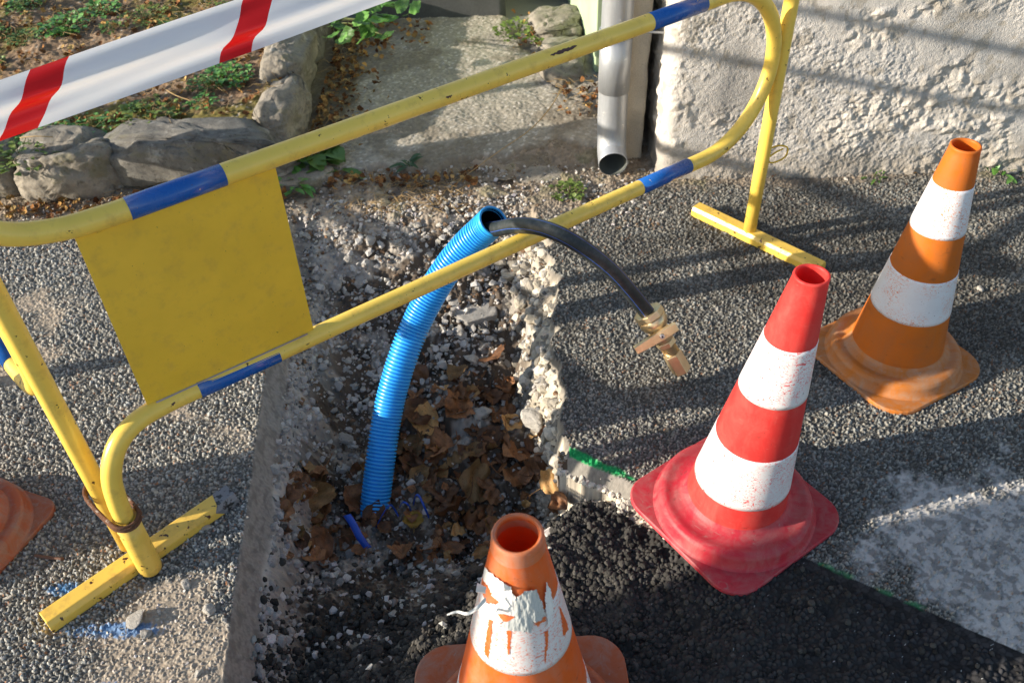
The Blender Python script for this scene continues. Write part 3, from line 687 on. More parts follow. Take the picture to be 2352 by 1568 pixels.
def along(x, y):
    d = ray(x, y); n_ = np.array([u1[1], -u1[0], 0]); q = CP+d*((A_-CP)@n_)/(d@n_); return float((q[:2]-Bq)@u1)
SA = [(along(288, 468), along(508, 388)), (along(1492, 57), along(1614, 18)), (along(452, 886), along(636, 806)), (along(1470, 428), along(1580, 384))]
f3, f4 = g(1583, 490, .02), g(1868, 628, .02)
b1, P1 = make_barrier(Bq, u1, (f4-f3)[:2], (np.linalg.norm((f3-A_)[:2]), np.linalg.norm((f4-A_)[:2])), 'yellow and blue tube barrier with a square yellow panel, standing across the trench', .035, 0)
L2 = g(302, 1262); u2 = np.array([.675, -.738]); B2 = L2[:2]-u2*1.886
f1_, f2_ = g(104, 1428, .018), g(532, 1134, .018)
b2, P2 = make_barrier(B2, u2, (f2_-f1_)[:2], (0.0, np.linalg.norm((f2_-f1_)[:2])), 'second yellow barrier at the left edge, only post, foot bar and blue rail end showing', .03, 0, .035, f1_)
# scraped rust scars on the first barrier's rails
SCAR = plain('rust_scar', (.09, .045, .04), .8, 0, .3, 200)
def scar(px, py, lpx, z_, wid, seed, nm='rust_scar'):
    r = random.Random(seed); a_ = along(px, py); nrm = np.array([u1[1], -u1[0]]); c = np.array(P1(a_, z_)); cd = CP-c; u3 = np.array([u1[0], u1[1], 0]); u3 = u3/np.linalg.norm(u3)
    d = ray(px, py); best = math.atan2(0, 1); e1 = np.array([nrm[0], nrm[1], 0]); e2 = np.array([0, 0, 1.0]); hl = lpx*((c-CP)@FW)/PF*1.25/2
    n1 = 16; V = []
    # angle on the tube that is seen at this pixel
    bestq = min(np.linspace(-1.2, 1.6, 60), key=lambda q: np.linalg.norm(np.cross(d, c+(e1*math.cos(q)+e2*math.sin(q))*.0195-CP)))
    for i in range(n1+1):
        t = i/n1*2-1; w_ = wid*math.sqrt(max(0, 1-t*t))*(.55+.6*r.random()); o_ = .12*r.uniform(-1, 1)
        for j in range(5):
            q = bestq+o_*.5+(j/4*2-1)*w_; p = c+u3*t*hl+(e1*math.cos(q)+e2*math.sin(q))*.01955; V.append(p-np.array([b1.location[0], b1.location[1], 0]))
    mesh_np(nm, np.array(V), grid_faces(n1+1, 5), SCAR, None, True, parent=b1)
for k, a in enumerate([(1285, 122, 64, .802, .20), (1447, 86, 30, .802, .12), (1020, 225, 14, .802, .12), (842, 300, 12, .802, .14), (1088, 603, 52, .374, .26), (1115, 590, 18, .374, .10), (233, 553, 14, .802, .2), (700, 790, 8, .378, .2), (390, 930, 18, .380, .2), (1515, 392, 16, .372, .1), (1500, 410, 26, .372, .08), (1700, 22, 8, .79, .2)]): scar(*a, k+3)
# rusty link ring round both tubes
RUST = stone_material('rusty_iron', (.16, .07, .035), .4, 0, 90)
c1 = np.array(P1(.010, 0, .035))[:2]; c2 = L2[:2]; mid = (c1+c2)/2; ax = (c1-c2)/np.linalg.norm(c1-c2); hl = np.linalg.norm(c1-c2)/2; px_ = np.array([-ax[1], ax[0]])
ring = empty('link_ring', (mid[0], mid[1], .19)); tag(ring, 'rusty iron ring linking the two barriers above the foot bar', 'ring')
for k, (zo, rr_) in enumerate(((0, .0045), (.010, .0035))):
    pts = []
    for q in np.linspace(0, 2*math.pi, 49):
        cx = math.cos(q); sy = math.sin(q); o_ = ax*(hl*np.sign(cx)*min(1, abs(cx)*3)+cx*.029)+px_*sy*.029
        pts.append((o_[0], o_[1], zo+.012*cx*-1))
    tube('ring_coil' if k == 0 else 'ring_coil', pts, rr_, RUST, ring, 10, False)

# ------------------------------------------------------------------ traffic cones
def make_cone(c, zb, zt, rt, rb, bands, base_rot, mbody, mband, mbase, label, loc_h=.0, tilt=(0, 0), wob=.0, half=.18, ringr=.165, extra=None, lean=(0, 0), cr=.065):
    t = empty('traffic_cone', (c[0], c[1], zb)); t.rotation_euler = (tilt[0], tilt[1], 0); tag(t, label, 'traffic cone', 'traffic cones round the trench'); H = zt-zb
    z_f = .052   # where the cone wall meets the base
    def R(z): return rt+(rb-rt)*(H-z)/(H-z_f)
    def LN(V):
        V = np.array(V, float); q = np.maximum(0, V[:, 2]-z_f); V[:, 0] += lean[0]*q/(H-z_f); V[:, 1] += lean[1]*q/(H-z_f); return V
    # body (outer wall, rim and inner wall)
    zs = list(np.linspace(z_f+.012, H-.006, 60)); prof = [(R(z), z) for z in zs]
    prof += [(R(H)+.0015, H-.004), (R(H)+.001, H-.0005), (R(H)-.002, H+.001), (R(H)-.0045, H-.001)]+[(R(z)-.005, z) for z in np.linspace(H-.006, z_f+.01, 30)]
    V, F = lathe(prof, 96, wob, 1.3); V = LN(V); mesh_np('cone_body', V, F, mbody, None, True, parent=t)
    for (a, b) in bands:
        a, b = a-zb, b-zb
        prof = [(R(z)+.0008, z) for z in np.linspace(a, b, 16)]; prof = [(prof[0][0]-.0016, a-.0002)]+prof+[(prof[-1][0]-.0016, b+.0002)]
        V, F = lathe(prof, 96, wob, 1.3); V = LN(V); o = mesh_np('reflective_band', V, F, mband, None, True, parent=t)
    # base: fillet, flat ring with groove, rounded step
    prof = [(R(z_f+.014)-.001, z_f+.014), (R(z_f)+.004, z_f+.004), (R(z_f)+.012, z_f-.001), (ringr-.030, z_f-.004), (ringr-.014, z_f-.002), (ringr-.006, z_f-.005), (ringr-.001, z_f-.012), (ringr+.001, z_f-.024), (ringr+.005, .016), (ringr+.009, .013), (ringr+.010, .0125)]
    dense = []
    for (r0, z0), (r1, z1) in zip(prof[:-1], prof[1:]):
        for k in range(3): dense.append((r0+(r1-r0)*k/3, z0+(z1-z0)*k/3))
    dense.append(prof[-1])
    V, F = lathe(dense, 96, 0, 0); mesh_np('base_ring', V, F, mbase, None, True, parent=t)
    bm = bmesh.new(); top = []; 
    for cx, cy, a0 in ((1, 1, 0), (-1, 1, 90), (-1, -1, 180), (1, -1, 270)):
        for k in range(9):
            q = math.radians(a0+90*k/8); x_ = cx*(half-cr)+cr*math.cos(q); y_ = cy*(half-cr)+cr*math.sin(q)
            top.append((x_, y_))
    for z_, s_ in ((.002, 1.0), (.009, 1.0), (.0125, .985)):
        pass
    R_ = Matrix.Rotation(base_rot, 3, 'Z'); loops = []
    for z_, s_ in ((.002, 1.0), (.010, 1.0), (.0128, .985)):
        loops.append([bm.verts.new(R_@Vector((x_*s_, y_*s_, z_+(.006*max(0, (math.hypot(x_, y_)-.2)/.03) if False else 0)))) for x_, y_ in top])
    m_ = len(top)
    for a_, b_ in zip(loops[:-1], loops[1:]):
        for k in range(m_): bm.faces.new([a_[k], a_[(k+1) % m_], b_[(k+1) % m_], b_[k]])
    bm.faces.new(loops[-1]); bm.faces.new(loops[0][::-1])
    from_bm('base_plate', bm, mbase, t, False)
    return t, R
RED = cone_mat('red_cone', (.86, .060, .052), (.80, .28, .22), .32, .0); REDB = cone_mat('red_cone_base', (.66, .04, .065), (.48, .24, .22), .75)
ORA = cone_mat('orange_cone', (.78, .21, .02), (.42, .20, .09), .45); ORAB = cone_mat('orange_cone_base', (.72, .24, .04), (.55, .38, .25), .95)
ORF = cone_mat('front_cone', (.92, .19, .03), (.60, .34, .22), .6); ORFB = cone_mat('front_cone_base', (.55, .15, .06), (.40, .31, .25), .95)
BW1 = band_mat('red_cone_band', (.80, .77, .76), (.75, .06, .06), .47); BW2 = band_mat('orange_cone_band', (.76, .76, .78), (.7, .18, .03), .56); BW3 = band_mat('front_cone_band', (.76, .73, .72), (.75, .22, .14), .46)
co_ = g(2056, 794, .04); cr_ = g(1685, 1153, .02)
make_cone(co_, 0.0, .618, .031, .112, [(.185, .302), (.412, .530)], math.radians(28), ORA, BW2, ORAB, 'orange cone with two clean white bands and dusty base, on the asphalt near the wall', ringr=.160, half=.172, cr=.078)
make_cone(cr_, .001, .656, .030, .108, [(.12, .253), (.385, .516)], math.radians(34), RED, BW1, REDB, 'bright red cone with two scratched white bands, right of the trench', ringr=.166, half=.178, lean=(.043, -.010))
cf_ = np.array([-.002, .712])
tf, RF = make_cone(cf_, -.035, .612, .0325, .140, [(.372, .492), (.09, .22)], math.radians(2), ORF, BW3, ORFB, 'worn orange cone with torn peeling white band, nearest the camera at the bottom', ringr=.182, half=.205, wob=.012)
cl_ = g(-10, 1205, .03)
make_cone((-1.235, 1.19), 0, .62, .031, .112, [(.185, .302), (.412, .53)], math.radians(-22), ORF, BW2, ORFB, 'faded orange cone cut off by the left edge, only its dusty base in view', ringr=.152, half=.156, cr=.04)
# torn film on the front cone
def film_patch(name, a0, a1, z0, z1, lift, mat, seed, label=None, jag=.012, parent=None, base=.002):
    r = random.Random(seed); na, nz = 60, 24; V = []; H = .647
    jf = lambda: (lambda a_, b_, c_: [jag*(.6*math.sin(i_*a_/9+b_)+.5*math.sin(i_*a_/4+c_)+.10*r.uniform(-1, 1)) for i_ in range(na)])(r.uniform(.8, 1.6), r.uniform(0, 6), r.uniform(0, 6))
    j0 = jf(); j1 = jf(); l0 = [r.uniform(-.12, .12) for _ in range(nz)]
    for j in range(nz):
        for i in range(na):
            u_ = i/(na-1); v_ = j/(nz-1); an = a0+(a1-a0)*u_+l0[j]*(abs(u_-.5)*2)**3*.8
            z = z0+j0[i]+(z1+j1[i]-z0-j0[i])*v_; rr2 = RF(z)+base+lift*(.5+.5*math.sin(u_*5+seed))*v_+.0004*math.sin(u_*11+v_*5+seed)
            V.append((rr2*math.cos(an), rr2*math.sin(an), z))
    o = mesh_np(name, np.array(V), grid_faces(nz, na), mat, None, True, parent=parent)
    if label: o['label'] = label
    return o
FILM = band_mat('torn_film', (.80, .79, .76), (.6, .3, .2), .75); SILV = band_mat('silver_film', (.50, .52, .50), (.2, .2, .2), .7)
def pj(P):
    d = np.asarray(P, float)-CP; dd = d@FW; return PW/2+PF*(d@RT)/dd, PH/2-PF*(d@UP)/dd
_ph = np.radians(np.linspace(-175, -5, 240)); _zz = np.linspace(.40, .64, 240); _PH, _ZZ = np.meshgrid(_ph, _zz); _RR = RF(_ZZ)
_PX, _PY = pj(np.stack([cf_[0]+_RR*np.cos(_PH), cf_[1]+_RR*np.sin(_PH), _ZZ-.035], -1))
def inside(px, py, poly):
    r = np.zeros(px.shape, bool); n_ = len(poly); j = n_-1
    for i in range(n_):
        xi, yi = poly[i]; xj, yj = poly[j]; c_ = ((yi > py) != (yj > py)) & (px < (xj-xi)*(py-yi)/(yj-yi+1e-12)+xi); r ^= c_; j = i
    return r
def film(name, poly, lift, mat, label=None, curl=0.0, seed=0):
    poly = [((600+x_/2.613)*.91875, (1100+y_/2.613)*.91875) for x_, y_ in poly]
    wx_ = (fbm(_PX*.25, _PY*.25, seed, 3)-.5)*5; m = inside(_PX+wx_, _PY+wx_[::-1], poly)
    cells = m[:-1, :-1] & m[1:, :-1] & m[:-1, 1:] & m[1:, 1:]; F = grid_faces(*_PX.shape)[cells.ravel()]
    rr_ = _RR+lift+curl*(fbm(_PH*14, _ZZ*70, seed+3, 3))+.0004*np.sin(_PH*18+_ZZ*60+seed)
    V = np.stack([rr_*np.cos(_PH), rr_*np.sin(_PH), _ZZ], -1).reshape(-1, 3); used = np.unique(F); mp_ = np.full(len(V), -1); mp_[used] = np.arange(len(used))
    o = mesh_np(name, V[used], mp_[F], mat, None, True, parent=tf)
    if label: o['label'] = label
film('torn_film', [(1592, 800), (1650, 860), (1700, 900), (1770, 945), (1785, 990), (1805, 1010), (1805, 1190), (1740, 1165), (1690, 1190), (1640, 1160), (1590, 1190), (1560, 1110), (1580, 1045), (1680, 1060), (1700, 1040), (1650, 1010), (1640, 960), (1596, 905)], .0016, FILM, 'torn white film hanging on the upper left of the band', .002, 2)
film('torn_film', [(1800, 1012), (1850, 962), (1925, 950), (1955, 1030), (1985, 1125), (1978, 1155), (1912, 1165), (1902, 1235), (1780, 1218), (1700, 1195), (1750, 1160), (1797, 1130)], .0040, SILV, 'silvery backing piece peeling at the middle of the band', .003, 4)
film('torn_film', [(1990, 905), (2012, 960), (2038, 1060), (2032, 1180), (2002, 1212), (1985, 1100), (1980, 1000)], .0022, FILM, 'narrow white film strip right of the silvery piece', .003, 7)
for k_, pl_ in enumerate(([(1628, 1160), (1655, 1165), (1645, 1300), (1625, 1430), (1598, 1380), (1612, 1260)], [(1740, 1235), (1776, 1235), (1770, 1310), (1765, 1395), (1745, 1390), (1748, 1300)], [(1985, 1240), (2012, 1235), (2008, 1330), (1998, 1450), (1985, 1440), (1990, 1330)], [(1690, 1110), (1800, 1130), (1790, 1170), (1720, 1160)], [(1905, 1165), (1985, 1130), (1990, 1160), (1930, 1195)], [(2080, 1080), (2120, 1130), (2140, 1230), (2110, 1290), (2095, 1180)])): film('bare_streak', pl_, .0013 if k_ < 3 or k_ == 5 else .0052, ORF, None, 0, 20+k_)
WORN = cone_mat('worn_rim', (.80, .26, .10), (.62, .45, .36), .6)
V, F = lathe([(RF(.622)+.0008, .622), (RF(.636)+.0016, .636), (.0358, .644), (.0345, .6485), (.0318, .650), (.0296, .6475), (.0290, .640), (.0292, .625)], 96, .012, 1.3); mesh_np('top_rim', V, F, WORN, None, True, parent=tf)
fl = catmull([(-.046, -.052, .575), (-.058, -.060, .568), (-.072, -.064, .560), (-.086, -.058, .556), (-.10, -.06, .553)], 5)
Vf = []
for k, p in enumerate(fl):
    w_ = .0042*(1-k/len(fl)*.7); Vf += [(p.x, p.y-w_*.3, p.z-w_), (p.x, p.y+.002*math.sin(k), p.z), (p.x, p.y+w_*.3, p.z+w_)]
mesh_np('film_flap', np.array(Vf), grid_faces(len(fl), 3), FILM, None, True, parent=tf)
Vf = []
for k in range(7):
    t_ = k/6; Vf += [(-.046-.012*t_, -.045-.006*t_, .583+.014*t_-.006), (-.046-.012*t_, -.045-.010*t_-.003, .588+.016*t_), (-.044-.012*t_, -.046, .594+.012*t_)]
mesh_np('film_flap', np.array(Vf), grid_faces(7, 3), FILM, None, True, parent=tf)

# ------------------------------------------------------------------ conduit, hose, valve
CBLUE = plain('conduit_blue', (.03, .40, .92), .36, 0, .05, 150); CIN = plain('conduit_shade', (.003, .006, .012), .9, spec=.05)  # second material: near-black, paints the shade inside the conduit mouth
base = g(860, 1176, -.30)
cpts = [tuple(g(858, 1205, -.335)), tuple(base), tuple(g(871, 1080, -.215)), tuple(g(892, 940, -.10)), tuple(g(922, 830, .0)), tuple(g(963, 728, .09)), tuple(gd(1016, 634, 2.30)), tuple(gd(1066, 570, 2.26)), tuple(gd(1112, 526, 2.215)), tuple(gd(1132, 508, 2.18))]
path = catmull(cpts, 24)
# resample evenly, ribs every 6.6 mm
L_ = [0]
for p, q in zip(path[:-1], path[1:]): L_.append(L_[-1]+(q-p).length)
tot = L_[-1]; npt = int(tot/.0084*10)
rp = []; rads = []
for k in range(npt+1):
    s = tot*k/npt; i = min(max(np.searchsorted(L_, s)-1, 0), len(path)-2); f = (s-L_[i])/(L_[i+1]-L_[i]); rp.append(path[i].lerp(path[i+1], f))
    rads.append(.0392-.0058*max(0, -math.cos(2*math.pi*s/.0096)+.15)**1.3)
con = empty('conduit_pipe', tuple(base)); tag(con, 'blue ribbed plastic conduit rising out of the trench', 'conduit')
lc = lambda pts: [Vector(p)-Vector(base) for p in pts]
tube('ribbed_sleeve', lc(rp), rads, CBLUE, con, 40, False)
endp = rp[-1]; d_ = (rp[-1]-rp[-8]).normalized()
# rim: ring tube with thickness, then a near-black tube painted as the shade inside
_n = d_.orthogonal().normalized(); _b = d_.cross(_n); rv = []
for o_, r_ in ((-.003, .0385), (.001, .0400), (.0035, .0398), (.0042, .0375), (.0035, .0350), (-.02, .0345)):
    for k in range(48):
        q = 2*math.pi*k/48; rv.append(tuple(endp+d_*o_+(_n*math.cos(q)+_b*math.sin(q))*r_-Vector(base)))
mesh_np('rim', np.array(rv), grid_faces(6, 48, True), CBLUE, None, True, parent=con)
lp = [endp+d_*.001]+[rp[-1-k] for k in range(6, 190, 6)]; tube('shade_tube', lc(lp), [.0344]+[.0335]*2+[.0318]*(len(lp)-3), CIN, con, 32, False)
tube('shade_tube_end', lc([rp[-185], rp[-192]]), [.0316, .0316], CIN, con, 32, True)

def hose_mat():
    m, n, l, b = mat_new('hose_black'); uv = N(n, 'ShaderNodeUVMap'); sx = N(n, 'ShaderNodeSeparateXYZ'); l.new(uv.outputs[0], sx.inputs[0])
    # four blue lines along the hose
    f = N(n, 'ShaderNodeMath', operation='MULTIPLY'); l.new(sx.outputs[0], f.inputs[0]); f.inputs[1].default_value = 4
    fr = N(n, 'ShaderNodeMath', operation='FRACT'); l.new(f.outputs[0], fr.inputs[0])
    lt = N(n, 'ShaderNodeMath', operation='LESS_THAN'); l.new(fr.outputs[0], lt.inputs[0]); lt.inputs[1].default_value = .04
    tc = N(n, 'ShaderNodeTexCoord'); d = thresh(n, l, noise(n, l, tc.outputs['Object'], 60, 6, .7), .45, .75)
    c = mixc(n, l, mul(n, l, d, .4), (.012, .018, .019), (.10, .103, .108)); c = mixc(n, l, lt.outputs[0], c, (.03, .10, .45))
    l.new(c, b.inputs['Base Color']); b.inputs['Roughness'].default_value = .5; b.inputs['Specular IOR Level'].default_value = .5
    bump(n, l, b, noise(n, l, tc.outputs['Object'], 300, 4), .08, .001); return m
hp = [tuple(endp-d_*.14), tuple(endp-d_*.05+Vector((.008, -.006, 0))), tuple(gd(1146, 525, 2.155)), tuple(gd(1185, 518, 2.085)), tuple(gd(1235, 521, 2.01)), tuple(gd(1290, 540, 1.98)), tuple(gd(1345, 573, 1.99)), tuple(gd(1400, 617, 2.03)), tuple(gd(1450, 672, 2.09)), tuple(gd(1497, 732, 2.16))]
hpath = catmull(hp, 10); hose = empty('water_hose', hp[2]); tag(hose, 'black water hose with thin blue lines arching out of the blue conduit', 'hose')
V, F = sweep([p-Vector(hp[2]) for p in hpath], .0188, 32); nrow = len(hpath); 
V = np.array([v[:] for v in V]).reshape(nrow, 32, 3); V = np.concatenate([V, V[:, :1]], 1).reshape(-1, 3)
uv = np.stack(np.meshgrid(np.linspace(0, 1, 33), np.linspace(0, 1, nrow)), -1).reshape(-1, 2)
mesh_np('hose_tube', V, grid_faces(nrow, 33), hose_mat(), None, True, uv, hose)

BRASS = plain('brass', (.80, .62, .36), .36, .8, .15, 260); BRASSD = plain('brass_thread', (.55, .36, .17), .42, .95, .3, 300); STEEL = plain('steel_screw', (.55, .55, .58), .3, .9); DARK = plain('dark_bore', (.02, .015, .01), .7)
h0 = Vector(g(1488, 716, .205)); h1 = Vector(g(1567, 852, .05)); vx = (h1-h0).normalized()
val = empty('ball_valve', tuple(h0)); tag(val, 'brass ball valve with lever on the end of the black hose', 'valve')
vz = Vector(-np.array(ray(1520, 770))); vz = (vz-vx*vz.dot(vx)).normalized(); vy = vz.cross(vx).normalized()
VM = Matrix((vx, vy, vz)).transposed()
def vt(x, y, z): return VM@Vector((x, y, z))
def vpoly(name, stations, sides, mat, parent, rot=0, smooth=False, close=True):
    bm = bmesh.new(); rings = []
    for x_, r_ in stations:
        r_ = r_*1.24; rings.append([bm.verts.new(vt(x_, r_*math.cos(rot+2*math.pi*k/sides), r_*math.sin(rot+2*math.pi*k/sides))) for k in range(sides)])
    for a_, b_ in zip(rings[:-1], rings[1:]):
        for k in range(sides): bm.faces.new([a_[k], a_[(k+1) % sides], b_[(k+1) % sides], b_[k]])
    if close: bm.faces.new(rings[0]); bm.faces.new(rings[-1])
    return from_bm(name, bm, mat, parent, smooth, 0 if smooth else .0008)
LV = (h1-h0).length
vpoly('collar_nut', [(-.004, .020), (-.002, .0295), (.012, .0310), (.014, .0300)], 8, BRASS, val, .2)
vpoly('clamp_body', [(.014, .0255), (.017, .0285), (.032, .0285), (.036, .0265), (.042, .0255), (.052, .0185)], 40, BRASS, val, 0, True)
vpoly('valve_body', [(.050, .017), (.056, .0215), (.068, .0235), (.082, .0215), (.090, .017)], 32, BRASS, val, 0, True)
vpoly('hex_shoulder', [(.088, .0195), (.090, .0205), (.102, .0205), (.104, .0185)], 6, BRASS, val, .3)
vpoly('thread', [(.104, .0145)]+[(.106+.0011*k, .0150 if k % 2 else .0165) for k in range(20)]+[(.129, .0150)], 32, BRASSD, val, 0, False)
LE = max(LV, .155)
vpoly('end_nut', [(.128, .017), (.130, .0200), (LE-.002, .0200), (LE, .0190), (LE, .0155), (LE-.012, .0150)], 6, BRASS, val, .25, False, False)
vpoly('bore', [(LE-.006, .0153), (LE-.03, .0150), (LE-.04, .012)], 24, DARK, val, 0, True)
# lever handle: bar across, plus stem screw
bm = bmesh.new(); LAx = Vector((.02, -1, 0)).normalized(); LAy = Vector((0, 0, 1)).cross(LAx)
def lever(l, w_, z_): p = Vector((.055, 0, 0))+LAx*l+LAy*w_; return vt(p.x, p.y, z_)
pr = [(-.043, .0105), (-.012, .013), (.022, .0125), (.072, .010)]
LSG = 1
for sgn in (1,):
    rings = []
    for l_, w_ in pr: rings.append([bm.verts.new(lever(l_*LSG, -w_, .029)), bm.verts.new(lever(l_*LSG, w_, .029)), bm.verts.new(lever(l_*LSG, w_, .042)), bm.verts.new(lever(l_*LSG, -w_, .042))])
    for a_, b_ in zip(rings[:-1], rings[1:]):
        for k in range(4): bm.faces.new([a_[k], a_[(k+1) % 4], b_[(k+1) % 4], b_[k]])
    bm.faces.new(rings[0]); bm.faces.new(rings[-1])
lv = from_bm('lever', bm, BRASS, val, False, .0015)
bm = bmesh.new(); bmesh.ops.create_cone(bm, cap_ends=True, segments=24, radius1=.009, radius2=.008, depth=.032)
for v in bm.verts: v.co = vt(.055+v.co.x, v.co.y, .018+v.co.z)
from_bm('stem', bm, BRASS, val, False, .001)
bm = bmesh.new(); bmesh.ops.create_cone(bm, cap_ends=True, segments=20, radius1=.0065, radius2=.0055, depth=.006)
for v in bm.verts: v.co = vt(.055+v.co.x, v.co.y, .0445+v.co.z)
sc = from_bm('screw', bm, STEEL, lv, False, .0008)
bm = bmesh.new(); bmesh.ops.create_cone(bm, cap_ends=True, segments=6, radius1=.0026, radius2=.0026, depth=.002)
for v in bm.verts: v.co = vt(.055+v.co.x, v.co.y, .0478+v.co.z)
from_bm('lever_hole', bm, DARK, lv)

# blue plastic strap with loops at the conduit foot
STRAP = plain('blue_strap', (.008, .08, .50), .4, 0, .1, 80)
def ribbon(name, pts, wd, mat, wdir, parent=None):
    P = catmull(pts, 8); V = []
    for i, p in enumerate(P):
        w_ = Vector(wdir).normalized()*wd/2; V += [p-w_, p+w_]
    bmv = np.array([v[:] for v in V]); o = mesh_np(name, bmv, grid_faces(len(P), 2), mat, None, True, parent=parent)
    m = o.modifiers.new('s', 'SOLIDIFY'); m.thickness = .0015; return o
def tp(x, y, z): return tuple(g(x, y, z))
o = ribbon('plastic_strap', [tp(797, 1182, -.225), tp(812, 1205, -.235), tp(826, 1232, -.25), tp(845, 1258, -.275)], .019, STRAP, (1, .3, 0)); tag(o, 'broad blue plastic strap end just below the conduit foot', 'strap')
o = ribbon('plastic_strap', [tp(862, 1215, -.29), tp(880, 1180, -.245), tp(895, 1160, -.23), tp(905, 1168, -.27), tp(915, 1185, -.29)], .006, STRAP, (.2, 1, 0)); tag(o, 'small blue strap loop right beside the conduit foot', 'strap')
o = ribbon('plastic_strap', [tp(918, 1165, -.28), tp(926, 1153, -.24), tp(938, 1160, -.245), tp(944, 1175, -.29)], .005, STRAP, (.2, 1, 0)); tag(o, 'tiny middle loop of blue strap among brown leaves', 'strap')
o = ribbon('plastic_strap', [tp(950, 1160, -.28), tp(955, 1138, -.225), tp(963, 1140, -.225), tp(975, 1165, -.245), tp(987, 1192, -.29)], .006, STRAP, (.6, 1, 0)); tag(o, 'tall thin blue strap loop farthest from the conduit', 'strap')
o = ribbon('plastic_strap', [tp(687, 1272, -.27), tp(688, 1250, -.265), tp(694, 1238, -.262), tp(700, 1232, -.27)], .005, STRAP, (.6, 1, 0)); tag(o, 'thin blue strap strand by the left trench wall', 'strap')

# ------------------------------------------------------------------ warning tape
def tape_mat():
    m, n, l, b = mat_new('tape_plastic'); uv = N(n, 'ShaderNodeUVMap'); sx = N(n, 'ShaderNodeSeparateXYZ'); l.new(uv.outputs[0], sx.inputs[0])
    a1 = N(n, 'ShaderNodeMath', operation='MULTIPLY_ADD'); l.new(sx.outputs[1], a1.inputs[0]); a1.inputs[1].default_value = -.092; l.new(sx.outputs[0], a1.inputs[2])
    wvy = N(n, 'ShaderNodeTexNoise'); wvy.inputs['Scale'].default_value = 2; 
    d = N(n, 'ShaderNodeMath', operation='DIVIDE'); l.new(a1.outputs[0], d.inputs[0]); d.inputs[1].default_value = TP_PER
    f = N(n, 'ShaderNodeMath', operation='FRACT'); l.new(d.outputs[0], f.inputs[0])
    lt = N(n, 'ShaderNodeMath', operation='LESS_THAN'); l.new(f.outputs[0], lt.inputs[0]); lt.inputs[1].default_value = TP_RED/TP_PER
    c = mixc(n, l, lt.outputs[0], (.80, .80, .84), (.62, .012, .012)); l.new(c, b.inputs['Base Color']); b.inputs['Roughness'].default_value = .28
    tr = N(n, 'ShaderNodeBsdfTranslucent'); l.new(c, tr.inputs[0]); ms = N(n, 'ShaderNodeMixShader'); ms.inputs[0].default_value = .35
    l.new(b.outputs[0], ms.inputs[1]); l.new(tr.outputs[0], ms.inputs[2]); l.new(ms.outputs[0], n['Material Output'].inputs[0]); return m
T0, T1 = gd(0, 255, 1.42), gd(700, 12, 1.66); tdir = T1-T0; TL = np.linalg.norm(tdir); tdir /= TL
def tpos(px, py):   # distance along the tape of a point seen at px,py
    nn = np.array([tdir[1], -tdir[0], 0]); d = ray(px, py); q = CP+d*((T0-CP)@nn)/(d@nn); return float((q-T0)@tdir)
r1a, r1b, r2a, r2b = tpos(85-40, 225), tpos(130, 200), tpos(540, 110), tpos(612, 95)
r1a = tpos(33, 245); r1b = tpos(125, 215); r2a = tpos(537, 80); r2b = tpos(610, 56)
TP_PER = r2a-r1a; TP_RED = ((r1b-r1a)+(r2b-r2a))/2
s0, s1 = -.75, 2.6; ns = 160; nw = 15; V = []; UVs = []
for i in range(ns):
    s = s0+(s1-s0)*i/(ns-1); c = T0+tdir*s
    for j in range(nw):
        v_ = j/(nw-1)-.5; nn = np.array([tdir[1], -tdir[0], 0])
        wv = .005*math.sin(v_*9+s*3.1)*(1+.5*math.sin(s*5))+.007*math.cos(v_*3.1+s*1.7)+.003*math.sin(v_*16-s*6)
        p = c+np.array([0, 0, 1])*v_*.081+nn*(wv-v_*.022); V.append(p); UVs.append((s-r1a+10*TP_PER+.046, j/(nw-1)))
TM = tape_mat(); o = mesh_np('warning_tape', np.array(V), grid_faces(ns, nw), TM, None, True, UVs); tag(o, 'red and white warning tape stretched across the upper left corner', 'warning tape')

